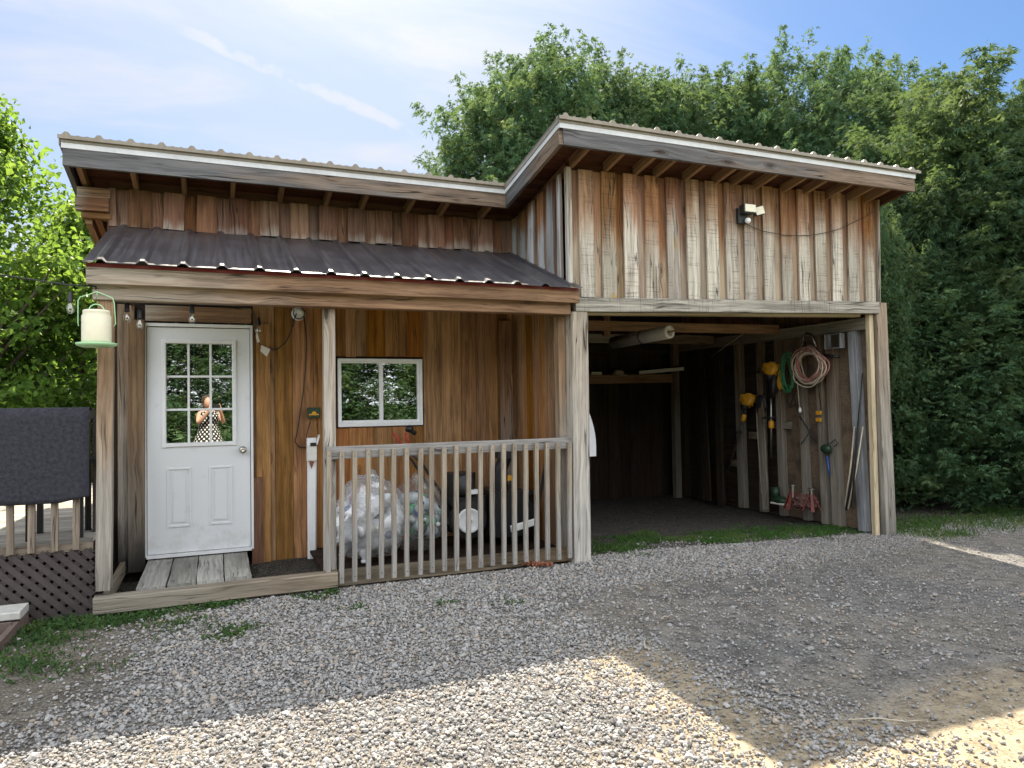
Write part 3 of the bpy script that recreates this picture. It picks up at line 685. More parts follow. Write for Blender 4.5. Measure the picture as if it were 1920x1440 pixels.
mb = MB(); mb.board((6.68, -1.22, 2.41), (6.68, 2.5, 2.41), (0, 0, 1), .13, .09, seg=3, jit=.003); mb.build('wall_plate', M['innerwood'], S)
for y0 in (.1, .55, .95):
    mb = MB(); z = random.choice([1.1, 1.25, .7]); mb.board((6.70, y0-.1, z), (6.70, y0+.2, z), (0, 0, 1), .09, .05); mb.build('wall_block', M['innerwood'], S)
# garage cross beams and shelf
for (y, z, h, mt) in [(.1, 2.44, .11, 'rafter'), (1.4, 2.42, .12, 'innerwood'), (2.45, 2.36, .13, 'innerdark')]:
    mb = MB(); mb.board((3.0, y, z), (6.62, y, z+.03), (0, 0, 1), h, .05, seg=3, jit=.003); mb.build('cross_beam', M[mt], S)
mb = MB(); mb.board((3.0, 2.32, 1.9), (6.62, 2.32, 1.93), (0, 0, 1), .13, .045, seg=3, jit=.002); mb.box((3.0, 2.34, 1.93), (6.62, 2.55, 1.96), grain=0); mb.build('shelf', M['rafter'], S)
mb = MB(); mb.board((6.60, 2.3, .05), (6.60, 2.3, 2.5), (1, 0, 0), .1, .1); mb.build('back_post', M['innerwood'], S)
mb = MB(); mb.board((4.55, .85, 3.1), (4.55, .85, 2.42), (1, 0, 0), .09, .05); mb.build('hanger_board', M['rafter'], S)
# main roof
RS = .18
def rz(y): return 3.70-RS*(y+.4)          # underside of white trim follows the roof slope
XLE, XNE, XRE = -1.12, 2.695, 6.90        # left eave, notch edge, right eave
YA, YB, YE = -.42, -1.65, 2.95
def ribbed(mb, x0, x1, y0, z0, y1, z1, pitch, rib=.022, rw=.045, start=.06, minor=True, th=.006, lip=None):
    prof = [(x0, 0)]; x = x0+start
    while x < x1:
        for dx, dz in ((-rw, 0), (-rw*.35, rib), (rw*.35, rib), (rw, 0)):
            if x0 < x+dx < x1: prof.append((x+dx, dz))
        if minor:
            for q in (.36, .64):
                for dx, dz in ((-.018, 0), (-.006, .005), (.006, .005), (.018, 0)):
                    if x0 < x+pitch*q+dx < x1: prof.append((x+pitch*q+dx, dz))
        x += pitch
    prof.append((x1, 0)); n = len(prof); K = 6
    b = len(mb.v)
    for layer in (0, -th):
        for k in range(K+1):
            t = k/K
            for (px, dz) in prof: mb.v.append(V((px, y0+(y1-y0)*t, z0+(z1-z0)*t+dz+layer+.0012*math.sin(px*9+k))))
    o = n*(K+1)
    if lip:
        for i in range(n-1):
            (xa, za), (xb, zb_) = prof[i], prof[i+1]
            lip.quad([(xa, y0-.002, z0-.03), (xb, y0-.002, z0-.03), (xb, y0-.002, z0+zb_-.001), (xa, y0-.002, z0+za-.001)]); lip.quad([(xa, y0+.012, z0-.03), (xa, y0+.012, z0+za-.007), (xb, y0+.012, z0+zb_-.007), (xb, y0+.012, z0-.03)])
    for k in range(K):
        for i in range(n-1):
            q = b+k*n+i; mb.face([q, q+1, q+n+1, q+n]); mb.face([o+q+n, o+q+n+1, o+q+1, o+q])
    for i in range(n-1):
        q = b+i; mb.face([q, o+q, o+q+1, q+1]); q = b+K*n+i; mb.face([q+1, o+q+1, o+q, q])
    for k in range(K):
        q = b+k*n; mb.face([q, q+n, o+q+n, o+q]); q = b+k*n+n-1; mb.face([q+n, q, o+q, o+q+n])
mb = MB(); LIP = MB()
ribbed(mb, XLE-.03, XNE-.035, YA-.05, rz(YA-.05)+.062, YE, rz(YE)+.062, .228, .026, .034, lip=LIP)
ribbed(mb, XNE-.034, XRE+.05, YB-.05, rz(YB-.05)+.062, YE, rz(YE)+.062, .228, .026, .034, lip=LIP)
mb.build('metal_roof', M['mainroof'], S); LIP.build('end_closure', M['mainroof'], S)
mb = MB()   # tan drip edge under the sheets
mb.board((XLE-.012, YA-.028, rz(YA)+.038), (XNE-.02, YA-.028, rz(YA)+.038), (0, 0, 1), .036, .008)
mb.board((XNE-.03, YB-.028, rz(YB)+.038), (XRE+.01, YB-.028, rz(YB)+.050), (0, 0, 1), .036, .008)
mb.board((XNE-.028, YA-.03, rz(YA)+.038), (XNE-.028, YB-.02, rz(YB)+.038), (0, 0, 1), .036, .008)
mb.board((XLE-.022, YA-.02, rz(YA)+.03), (XLE-.022, YE, rz(YE)+.03), (0, 0, 1), .055, .008)
mb.build('drip_edge', M['mainroof'], S)
mb = MB()
mb.board((XLE-.01, YA-.018, rz(YA)-.002), (XNE-.016, YA-.018, rz(YA)-.002), (0, 0, 1), .045, .012)
mb.board((XNE-.02, YB-.018, rz(YB)-.002), (XRE, YB-.018, rz(YB)+.010), (0, 0, 1), .045, .012)
mb.board((XNE-.019, YA-.024, rz(YA)-.002), (XNE-.019, YB-.012, rz(YB)-.002), (0, 0, 1), .045, .012)
mb.build('white_trim', M['trim'], S)
for (p0, p1) in (((XLE, YA, rz(YA)-.094), (XNE-.002, YA, rz(YA)-.094)), ((XNE+.02, YB, rz(YB)-.094), (XRE-.01, YB, rz(YB)-.082)), ((XNE, YA+.02, rz(YA)-.094), (XNE, YB+.0, rz(YB)-.094)), ((XLE+.02, YA+.02, rz(YA)-.094), (XLE+.02, YE, rz(YE)-.094))):
    mb = MB(); mb.board(p0, p1, (0, 0, 1), .138, .036, seg=5, jit=.0015); mb.build('fascia_board', M['fascia'], S)
mb = MB()   # sheathing
def sheath(x0, x1, y0, y1):
    x = x0
    y = y0
    while y < y1-.01:
        w = min(.2, y1-y); yc = y+w/2
        mb.board((x0, yc, rz(yc)-.03), (x1, yc, rz(yc)-.03), (0, 1, -RS), w-.004, .02); y += w
sheath(XLE+.04, XNE+.1, YA+.03, YE); sheath(XNE+.02, XRE-.03, YB+.03, YE)
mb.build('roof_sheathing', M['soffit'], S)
def rafter(x, y0, y1, mat='rafter', hh=.088):
    m_ = MB(); m_.board((x, y0, rz(y0)-.04-hh/2), (x, y1, rz(y1)-.04-hh/2), (1, 0, 0), .038, hh, seg=2); m_.build('rafter', M[mat], S)
for x in np.linspace(XLE+.1, 2.55, 10): rafter(x + random.uniform(-.04, .04), YA+.02, 2.6)
for x in np.linspace(XS+.08, XRE-.25, 13): rafter(x + random.uniform(-.05, .05), YB+.02, 2.6)
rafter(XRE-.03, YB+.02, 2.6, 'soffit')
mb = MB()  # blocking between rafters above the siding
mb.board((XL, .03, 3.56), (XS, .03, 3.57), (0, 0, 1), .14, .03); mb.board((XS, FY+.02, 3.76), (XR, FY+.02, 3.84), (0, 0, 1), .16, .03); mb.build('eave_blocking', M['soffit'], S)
# lookout timbers at the left corner under the eave
mb = MB(); mb.board((-1.08, -.02, 3.44), (XL+.02, -.02, 3.44), (0, 0, 1), .085, .09); mb.board((-1.09, -.05, 3.335), (XL+.01, -.05, 3.335), (0, 0, 1), .11, .09); mb.board((-1.05, -.0, 3.25), (XL+.02, .0, 3.25), (0, 0, 1), .05, .10)
mb.build('lookout_timber', M['beam'], S)
mb = MB(); mb.board((-1.0, .0, 3.22), (-1.0, 2.5, 2.86), (0, 0, 1), .07, .05); mb.board((-.93, .0, 3.25), (-.93, 2.5, 2.89), (0, 0, 1), .07, .05); mb.build('side_soffit_timber', M['rafter'], S)
# porch roof, fascia and beam
mb = MB(); ribbed(mb, -.83, 2.985, -1.458, 2.598, -.03, 3.172, .258, .022, .040, start=.1, th=.006, minor=False)
mb.build('porch_roof', M['porchroof'], S)
mb = MB(); mb.board((-.82, -1.385, 2.588), (2.975, -1.385, 2.588), (0, 0, 1), .022, .03); mb.build('red_strip', M['red'], S)
mb = MB(); mb.board((-.82, -1.37, 2.517), (2.985, -1.37, 2.530), (0, 0, 1), .118, .04, seg=6, jit=.002, ch=.004); mb.build('porch_fascia', M['beam'], S)
mb = MB(); mb.board((-.79, -1.27, 2.415), (2.93, -1.27, 2.432), (0, 0, 1), .115, .10, seg=6, jit=.002, ch=.005); mb.build('porch_beam', M['beam'], S)
for x in np.linspace(-.75, 2.85, 8):
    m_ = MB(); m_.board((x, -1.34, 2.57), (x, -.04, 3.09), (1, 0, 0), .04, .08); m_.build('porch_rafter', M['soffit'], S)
# lintel and posts
mb = MB(); mb.board((2.98, FY-.035, 2.465), (6.72, FY-.035, 2.572), (0, 0, 1), .128, .09, seg=8, jit=.002, ch=.005); mb.build('garage_lintel', M['lintel'], S)
mb = MB(); mb.board((3.1, FY+.11, 2.44), (6.6, FY+.11, 2.53), (0, 0, 1), .09, .09, seg=3, jit=.002); mb.build('lintel_backing', M['pale'], S)
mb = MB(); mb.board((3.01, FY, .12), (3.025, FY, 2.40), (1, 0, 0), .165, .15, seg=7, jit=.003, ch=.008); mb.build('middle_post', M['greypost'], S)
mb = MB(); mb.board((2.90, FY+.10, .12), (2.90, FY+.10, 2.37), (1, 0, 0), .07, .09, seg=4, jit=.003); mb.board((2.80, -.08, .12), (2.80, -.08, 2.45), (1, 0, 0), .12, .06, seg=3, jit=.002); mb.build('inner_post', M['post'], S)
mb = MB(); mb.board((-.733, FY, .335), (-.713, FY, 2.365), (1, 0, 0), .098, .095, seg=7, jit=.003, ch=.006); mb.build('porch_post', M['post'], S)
mb = MB(); mb.board((.825, -1.19, .2), (.832, -1.19, 2.36), (1, 0, 0), .09, .09, seg=5, jit=.002, ch=.004); mb.build('porch_post', M['greypost'], S)
mb = MB(); mb.board((6.665, FY+.0, .05), (6.655, FY+.0, 2.50), (1, 0, 0), .06, .05, seg=5, jit=.002); mb.build('jamb_board', M['pale'], S)
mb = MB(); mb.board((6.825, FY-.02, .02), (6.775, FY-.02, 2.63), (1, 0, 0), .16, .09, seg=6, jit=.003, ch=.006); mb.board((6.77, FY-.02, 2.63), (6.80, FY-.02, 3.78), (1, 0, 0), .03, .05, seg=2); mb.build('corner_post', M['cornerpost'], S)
# porch base
mb = MB(); mb.board((-.785, -1.30, .245), (.86, -1.30, .25), (0, 0, 1), .115, .12, seg=6, jit=.004, ch=.008); mb.board((.86, -1.225, .235), (2.93, -1.225, .235), (0, 0, 1), .12, .05, seg=6, jit=.003); mb.build('sill_beam', M['sill'], S)
mb = MB()
for i, x in enumerate((-.44, -.235, -.035, .165)):
    mb.board((x-.012, -1.08+.02*i, .262), (x-.012, -.035, .265), (1, 0, 0), .192, .035, seg=3, jit=.004)
mb.build('step_boards', M['step'], S)
mb = MB(); mb.board((-.74, -1.2, .22), (-.74, -.05, .24), (1, 0, 0), .04, .10); mb.board((-.6, -.5, .1), (-.45, -.5, .1), (0, 0, 1), .1, .04); mb.build('step_joist', M['sill'], S)
mb = MB()
y = -1.18
while y < -.04: mb.box((.80, y, .225), (2.93, y+.13, .25), grain=0); y += .136
mb.build('porch_floor', M['innerdark'], S)
mb = MB(); mb.board((.33, -.10, .085), (2.9, -.10, .14), (0, 0, 1), .06, .06); mb.build('wall_base_board', M['porch_low'], S)
# railing
rail = MB().board((.795, -1.265, 1.222), (2.935, -1.262, 1.228), (0, 0, 1), .098, .038, seg=6, jit=.0022, ch=.003).build('railing', M['rail'], S)
for i in range(21):
    x = .803+.1047*i; m_ = MB(); dx = random.uniform(-.008, .008)
    m_.board((x-.012+dx*.5-.0018*i*0, -1.303, .215+random.uniform(-.008, .008)), (x+dx, -1.303, 1.238+random.uniform(-.008, .008)), (1, 0, 0), .037, .034, seg=4, jit=.0028, ch=.003)
    m_.build('baluster', M['baluster'], rail)
# door
dx0, dx1, dz0, dz1 = -.555, .285, .325, 2.305
def doorslab():
    mb = MB(); gx0, gx1, gz0, gz1 = -.405, .135, 1.285, 2.165
    y0, y1 = -.035, .01
    mb.box((dx0, y0, dz0), (gx0, y1, dz1)); mb.box((gx1, y0, dz0), (dx1, y1, dz1)); mb.box((gx0, y0, dz0), (gx1, y1, gz0), grain=0); mb.box((gx0, y0, gz1), (gx1, y1, dz1), grain=0)
    return mb, (gx0, gx1, gz0, gz1)
mb, (gx0, gx1, gz0, gz1) = doorslab()
door = mb.build('door', M['door'], S)
mb = MB()   # moulding round the light
for (a, b, c, d) in ((gx0-.03, gx1+.03, gz1, gz1+.035), (gx0-.03, gx1+.03, gz0-.035, gz0)): mb.box((a, -.052, c), (b, -.0352, d), grain=0, ch=.005)
for (a, b) in ((gx0-.035, gx0+.0), (gx1, gx1+.035)): mb.box((a, -.0522, gz0-.036), (b, -.0354, gz1+.036), ch=.005)
mb.build('light_moulding', M['white'], door)
mb = MB()
for k in (1, 2):
    x = gx0+(gx1-gx0)*k/3; mb.box((x-.010, -.034, gz0), (x+.010, -.020, gz1), ch=.003); z = gz0+(gz1-gz0)*k/3; mb.box((gx0, -.0335, z-.010), (gx1, -.0205, z+.010), grain=0, ch=.003)
mb.build('muntin_grid', M['white'], door)
MB().box((gx0, -.012, gz0), (gx1, -.008, gz1)).build('glass_pane', M['pane'], door)
for (a, b) in ((-.405, -.205), (-.065, .135)):
    mb = MB()
    z0, z1 = .545, 1.07
    for lo, hi, gr in (((a, -.043, z0), (b, -.0352, z0+.022), 0), ((a, -.043, z1-.022), (b, -.0352, z1), 0), ((a, -.0432, z0), (a+.022, -.0353, z1), 2), ((b-.022, -.0432, z0), (b, -.0353, z1), 2)): mb.box(lo, hi, grain=gr, ch=.004)
    mb.box((a+.045, -.0425, z0+.045), (b-.045, -.0352, z1-.045), ch=.006)
    mb.build('raised_panel', M['door'], door)
mb = MB(); mb.lathe([(.033, 0), (.033, .006), (.015, .012), (.013, .035), (.026, .045), (.031, .058), (.027, .07), (.012, .076), (.010, .074), (.0, .074)], (.222, -.035, 1.205), (0, -1, 0), 20); mb.build('door_knob', M['chrome'], door, True)
mb = MB()
mb.box((dx0-.03, -.06, dz0-.02), (dx0-.006, .03, dz1+.035)); mb.box((dx1+.006, -.06, dz0-.02), (dx1+.026, .03, dz1+.035)); mb.box((dx0-.006, -.06, dz1+.008), (dx1+.006, .03, dz1+.035), grain=0); mb.box((dx0-.006, -.075, dz0-.03), (dx1+.006, .03, dz0-.006), grain=0)
mb.build('door_frame', M['white'], door)
# window
wx0, wx1, wz0, wz1 = 1.08, 1.912, 1.385, 2.045
mb = MB(); t = .032
mb.box((wx0, -.045, wz1-t), (wx1, .03, wz1), grain=0, ch=.004); mb.box((wx0, -.045, wz0), (wx1, .03, wz0+t+.008), grain=0, ch=.004); mb.box((wx0, -.0452, wz0+t+.008), (wx0+t, .03, wz1-t), ch=.004); mb.box((wx1-t, -.0452, wz0+t+.008), (wx1, .03, wz1-t), ch=.004)
win = mb.build('window', M['white'], S)
xm = 1.50
mb = MB()
mb.box((xm-.022, -.030, wz0+t+.008), (xm+.016, .0, wz1-t)); mb.box((wx0+t, -.028, wz0+t+.008), (xm-.022, -.002, wz0+t+.03), grain=0); mb.box((xm+.016, -.026, wz0+t+.008), (wx1-t, -.004, wz0+t+.026), grain=0); mb.box((wx1-t-.018, -.0262, wz0+t+.026), (wx1-t, -.004, wz1-t)); mb.box((wx0+t, -.0282, wz1-t-.012), (wx1-t, -.004, wz1-t), grain=0)
mb.build('sash', M['white'], win)
MB().box((wx0+t, -.012, wz0+t), (xm-.01, -.009, wz1-t)).build('glass_pane', M['pane'], win)
MB().box((xm+.01, -.006, wz0+t), (wx1-t, -.003, wz1-t)).build('glass_pane', M['pane'], win)

exec_parts = []
# ------------------------------------------------------------------ things on and in the shed
# flood light
fl = thing('flood_light', 'black twin head flood light on the garage siding', 'flood light', (5.12, -1.30, 3.30))
p = onY(1390, 405, -1.30)
mb = MB(); mb.box((p.x-.065, -1.345, p.z-.085), (p.x+.045, -1.29, p.z+.07), ch=.012); mb.build('housing', M['black'], fl)
mb = MB(); mb.box((p.x-.07, -1.43, p.z+.0), (p.x+.065, -1.345, p.z+.085), ch=.01); h1 = mb.build('lamp_head', M['black'], fl)
mb = MB(); mb.board((p.x-.066, -1.436, p.z+.045), (p.x+.061, -1.436, p.z+.045), (0, 0, 1), .072, .01); mb.build('lens', M['ledwhite'], h1)
mb = MB(); mb.tube([(p.x+.05, -1.33, p.z+.04), (p.x+.10, -1.35, p.z+.045)], .014); mb.board((p.x+.10, -1.37, p.z+.03), (p.x+.18, -1.40, p.z+.05), (.2, 0, 1), .09, .035, ch=.006); h2 = mb.build('lamp_head', M['black'], fl)
mb = MB(); mb.board((p.x+.103, -1.393, p.z+.03), (p.x+.178, -1.423, p.z+.05), (.2, 0, 1), .078, .008); mb.build('lens', M['ledwhite'], h2)
mb = MB(); mb.lathe([(.0, -.03), (.022, -.022), (.03, 0), (.022, .02), (.0, .028)], (p.x+.02, -1.37, p.z-.06), (0, 0, 1), 14); mb.build('motion_sensor', M['bluepl'] if False else M['white'], fl, True)
pts = [onY(x, y, -1.302) for x, y in ((1397, 419), (1410, 425), (1428, 433), (1450, 437), (1470, 441), (1495, 442), (1520, 441), (1550, 436), (1575, 429), (1600, 417), (1620, 408), (1638, 396))]
MB().tube(pts, .0035, 5).build('cord', M['wire'], fl)

# string lights
st = thing('string_lights', 'black cord string of clear bulbs strung over the door', 'string lights', onY(360, 570, -1.3))
A0 = onY(-60, 505, -1.05); A1 = onY(0, 515, -1.1); A2 = onY(128, 534, -1.3); A3 = onY(180, 537, -1.345)
run = [A0, A1, onY(60, 524, -1.2), A2, A3]
run2 = [onY(232, 569, -1.2), onY(250, 572, -1.2), onY(262, 574, -1.2), onY(275, 569, -1.2), onY(360, 571, -1.2), onY(430, 573, -1.2), onY(470, 577, -1.2), onY(476, 592, -.9), onY(478, 606, -.5), onY(475, 616, -.1), onY(484, 640, -.07), onY(493, 652, -.07)]
mb = MB(); mb.tube(run, .005, 6); mb.tube([A3, onY(178, 560, -1.22), onY(205, 568, -1.2), onY(232, 569, -1.2)], .005, 6); mb.tube(run2, .005, 6)
mb.tube([onY(505, 655, -.07), onY(520, 655, -.06), onY(537, 640, -.06), onY(546, 620, -.06), onY(551, 600, -.08), onY(556, 588, -.1)], .005, 6)
mb.build('cord', M['wire'], st, True)
def bulb(px, py, Y, Yd=.045, sc=1.0):
    p = onY(px, py, Y)
    b = MB().lathe([(.004, .045), (.010, .04), (.016, .02), (.017, -.02), (.019, -.024), (.017, -.03)], p, (0, 0, 1), 12).build('socket', M['black'], st, True)
    MB().lathe([(.012, -.03), (.016, -.042), (.024, -.062), (.026, -.08), (.022, -.097), (.012, -.107), (.0, -.11)], p, (0, 0, 1), 14).build('bulb', M['bulb'], b, True)
    MB().tube([p+V((0, 0, -.03)), p+V((.006, 0, -.055)), p+V((-.004, 0, -.078)), p+V((0, 0, -.06))], .0022, 4).build('filament', M['hose_tan'], b)
for a in ((132, 559, -1.3), (238, 577, -1.2), (262, 590, -1.2), (360, 580, -1.2), (485, 604, -.12)): bulb(*a)
for q in (((477, 616), (482, 622), (487, 641), (482, 643)), ((490, 647), (507, 655), (500, 669), (488, 658))):
    mb = MB(); c = [onY(x, y, -.085) for x, y in q]; mb.quad(c + []); o_ = [v+V((0, -.003, 0)) for v in c]; mb.quad(o_[::-1]); 
    for i in range(4): mb.quad([c[i], o_[i], o_[(i+1) % 4], c[(i+1) % 4]])
    mb.build('paper_tag', M['paper'], st)
# lamp holder
p = onY(560, 588, -.05)
lh = thing('lamp_holder', 'round white ceramic lamp holder with cord looped round it under the porch beam', 'lamp holder', p)
MB().lathe([(.064, 0), (.064, .016), (.05, .034), (.036, .055), (.030, .058), (.024, .056), (.0, .056)], p+V((0, .03, 0)), (0, -1, -.2), 20).build('base', M['white'], lh, True)
mb = MB(); mb.tube([p+V((.05*math.cos(a), -.03-.002*a, .055*math.sin(a))) for a in np.linspace(2.6, 7.4, 18)], .005, 6); mb.build('cord_loop', M['wire'], lh, True)
pts = [onY(x, y, -.04) for x, y in ((570, 592), (575, 640), (573, 690), (568, 740), (562, 780), (557, 812), (553, 828), (560, 838), (580, 840))]
tag(MB().tube(pts, .005, 6).build('power_cord', M['wire'], None, True), 'long black power cord hanging down the porch wall from the lamp holder', 'cord')
# green box
p = onY(588, 774, -.05)
gb = thing('charger_box', 'small dark green control box with yellow sun emblem on the porch wall', 'control box', p)
MB().box(p+V((-.055, -.03, -.045)), p+V((.055, .035, .05)), ch=.008).build('case', M['dkgreen'], gb)
mb = MB(); mb.box(p+V((-.045, -.034, -.022)), p+V((.045, -.0302, -.010)), grain=0)
b0 = len(mb.v); c = p+V((0, -.033, -.008)); mb.v.append(c)
for k in range(11): a = math.pi*k/10; mb.v.append(c+V((.022*math.cos(a), 0, .022*math.sin(a))))
for k in range(10): mb.face([b0, b0+k+1, b0+k+2])
mb.build('sun_emblem', M['yellow'], gb)
mb = MB(); mb.tube([onY(582, 790, -.05), onY(575, 815, -.05), onY(574, 826, -.06)], .004, 6); mb.tube([onY(594, 790, -.05), onY(597, 815, -.06), onY(592, 835, -.1), onY(580, 840, -.09)], .004, 6); mb.build('lead', M['wire'], gb, True)
# white conduit
p = onY(584, 850, -.06)
cd = thing('conduit_pipe', 'white plastic conduit pipe with outlet box on the porch wall', 'conduit', V((p.x, -.06, .1)))
top = onY(585, 885, -.07); bot = onY(585, 1082, -.09)
MB().board((bot.x, -.075, bot.z), (top.x, -.07, top.z+.1), (1, 0, 0), .075, .045, w1=.085, seg=3, jit=.002, ch=.012).build('pipe', M['white'], cd)
p = onY(584, 842, -.09); bx = MB().box(p+V((-.042, -.03, -.11)), p+V((.042, .05, .105)), ch=.006).build('outlet_box', M['white'], cd)
MB().board(p+V((-.043, -.034, -.03)), p+V((.043, -.034, -.03)), (0, 0, 1), .14, .006).build('cover_plate', M['paper'], bx)
MB().box(p+V((-.015, -.05, .03)), p+V((.04, -.031, .06)), ch=.006).build('plug', M['black'], bx)
MB().board(p+V((.045, -.03, .05)), p+V((.062, -.05, .13)), (0, 1, 0), .05, .012).build('cover_flap', M['white'], bx)
mb = MB(); q = p+V((-.01, -.037, -.125)); mb.quad([q+V((-.02, 0, .02)), q+V((.03, 0, .015)), q+V((.005, 0, -.06))]); mb.build('rust_patch', M['rust'], cd)

# feeder hanging from the beam end
p = onY(181, 612, -1.5)
fd = thing('bird_feeder', 'cream jar feeder with pale green tray hanging at the porch corner', 'feeder', p)
R_ = .089
MB().lathe([(R_*.98, -.115), (R_, -.10), (R_*1.0, .065), (R_*.9, .085), (R_*.92, .09), (R_*.92, .102), (R_*.86, .108), (.0, .108)], p, (0, 0, 1), 28).build('jar', M['cream'], fd, True)
MB().lathe([(.0, -.14), (R_*1.05, -.14), (R_*1.36, -.128), (R_*1.4, -.113), (R_*1.34, -.113), (R_*1.2, -.122), (R_*.9, -.118), (0, -.118)], p, (0, 0, 1), 28).build('tray', M['ltgreen'], fd, True)
mb = MB(); w = [V((-.105, 0, .0)), V((-.108, 0, .02)), V((-.108, 0, .17)), V((-.095, 0, .195)), V((-.04, 0, .215)), V((0, 0, .235)), V((.05, 0, .215)), V((.095, 0, .195)), V((.105, 0, .16)), V((.113, 0, .02)), V((.1, 0, .0))]
mb.tube([p+a for a in w], .0035, 6); mb.tube([p+V((.045*math.cos(a), 0, .105+.045*math.sin(a))) for a in np.linspace(0, math.pi, 9)], .004, 6); mb.tube([p+V((0, 0, .235)), onY(181, 560, -1.4), onY(183, 548, -1.37)], .003, 5)
mb.build('wire_handle', M['ltgreen'], fd, True)

# ---- porch clutter
def jug(mbj, c, ax, r=.045, h=.17):
    mbj.lathe([(r*.9, 0), (r, .012), (r, h*.62), (r*.72, h*.8), (r*.36, h*.9), (r*.34, h)], c, ax, 12)
def bag(name, label, c, rads, seed, n, mats, caps, grp, lab2, cat2, fold=.25, fm='film'):
    t = thing(name, label, 'bag', V((c[0], c[1], c[2]-rads[2]*.9)))
    MB().blob(c, rads, seed, .22, 1.6, 4, sq=.82, fold=fold).build('film', M[fm], t, True)
    mb = MB(); mb.blob(V(c)+V((rads[0]*.1, 0, rads[2]*1.0)), (.06, .05, .07), seed+1, .5, 3, 2); mb.build('knot', M[fm], t, True)
    r = random.Random(seed); k = 0; tries = 0; pos = []
    while k < n and tries < 9000:
        tries += 1
        d = V((r.gauss(0, 1), r.gauss(0, 1), r.gauss(0, 1))).normalized()*r.random()**.4*.72
        q = V((c[0]+d.x*rads[0], c[1]+d.y*rads[1], c[2]+d.z*rads[2]*.95))
        if any((q-x).length < (.105 if cat2 == 'jug' else .084) for x in pos): continue
        pos.append(q); k += 1
        ax = V((r.gauss(0, 1), r.gauss(0, 1)*.5-.35, r.gauss(0, .8))).normalized(); rr = r.uniform(.055, .075) if cat2 == 'jug' else r.uniform(.042, .056); h = rr*r.uniform(3.4, 4.2)
        mi = r.randrange(len(mats)); mb = MB(); jug(mb, q-ax*h*.5, ax, rr, h)
        o = mb.build(lab2[0], mats[mi], None, True); tag(o, lab2[1][mi], cat2, grp)
        o2 = MB().lathe([(rr*.42, 0), (rr*.42, .018), (rr*.3, .022), (0, .022)], q+ax*h*.49, ax, 10).build('cap', caps[r.randrange(len(caps))], None, True); o2.parent = o; o2.matrix_parent_inverse = Matrix()
        lb = MB().lathe([(rr*1.02, h*.2), (rr*1.02, h*.55)], q-ax*h*.5, ax, 12).build('wrapper', caps[r.randrange(len(caps))] if r.random() < .45 else mats[mi], None, True); lb.parent = o
c = onY(690, 968, -.78)
bag('plastic_bag', 'clear plastic bag stuffed with white jugs behind the left balusters', (c.x-.0, -.80, .60), (.33, .27, .36), 3, 34, [M['jug'], M['jug'], M['paper']], [M['redpl'], M['bluepl'], M['jug'], M['jug'], M['paper']], 'white jugs inside the left clear bag', ('plastic_jug', ['white plastic jug inside the left clear bag']*3), 'jug', .14, 'film_white')
c = onY(772, 958, -.62)
bag('plastic_bag', 'clear plastic bag of green and pale bottles in the middle of the porch', (c.x+.03, -.66, .58), (.25, .25, .34), 5, 26, [M['greenbottle'], M['clearbottle'], M['greenbottle']], [M['bluepl'], M['white'], M['dkgreen'], M['greenbottle']], 'bottles inside the right clear bag', ('plastic_bottle', ['green plastic bottle inside the right clear bag', 'pale clear plastic bottle inside the right clear bag', 'green plastic bottle inside the right clear bag']), 'bottle', .1)
# snow blower
wc = onY(877, 975, -.72)
sb = thing('snow_blower', 'black snow blower with white wheel rim standing behind the balusters', 'snow blower', V((wc.x, -.6, .25)))
for dy in (0, .42):
    wh = MB().lathe([(.10, -.035), (.165, -.04), (.18, -.02), (.18, .02), (.165, .04), (.10, .035)], wc+V((0, dy, 0)), (0, 1, 0), 28).build('wheel', M['blackrub'], sb, True)
    MB().lathe([(0, -.062), (.018, -.062), (.02, -.046), (.05, -.044), (.085, -.050), (.105, -.060), (.115, -.056), (.115, .03), (0, .03)], wc+V((0, dy, 0)), (0, 1, 0), 28).build('rim', M['white'], wh, True)
    MB().lathe([(0, -.076), (.012, -.074), (.014, -.06), (.0, -.06)], wc+V((0, dy, 0)), (0, 1, 0), 10).build('hub_bolt', M['rust'], wh)
mb = MB(); mb.box(wc+V((-.16, .06, .02)), wc+V((.22, .36, .20)), ch=.03); mb.box(wc+V((-.13, .1, .2)), wc+V((.13, .34, .42)), ch=.04); mb.build('engine', M['black'], sb)
mb = MB(); mb.lathe([(.0, 0), (.10, .0), (.11, .02), (.09, .05), (0, .05)], wc+V((0, .1, .31)), (0, -1, 0), 20); mb.build('starter_cover', M['black'], sb, True)
mb = MB(); mb.box(wc+V((.02, .03, .23)), wc+V((.12, .09, .27)), ch=.008); mb.build('muffler', M['white'], sb)
mb = MB(); q = wc+V((.46, .2, .02)); mb.lathe([(.0, -.24), (.2, -.24), (.2, .24), (0, .24)], q, (0, 1, 0), 24); mb.box(q+V((-.2, -.25, -.2)), q+V((.12, .25, .22)), ch=.03); mb.build('auger_housing', M['black'], sb)
mb = MB(); mb.tube([q+V((-.05, 0, .2)), q+V((-.05, 0, .42)), q+V((.0, -.05, .55))], [.075, .07, .06], 12); mb.box(q+V((-.11, -.12, .52)), q+V((.07, .05, .66)), ch=.02); mb.build('chute', M['black'], sb)
mb = MB()
for dy in (.05, .4): mb.tube([wc+V((-.14, dy, .1)), wc+V((-.42, dy, .55)), wc+V((-.55, dy, .66))], .013, 8)
mb.tube([wc+V((-.52, .05, .64)), wc+V((-.52, .4, .64))], .012, 8); mb.build('handlebar', M['black'], sb, True)
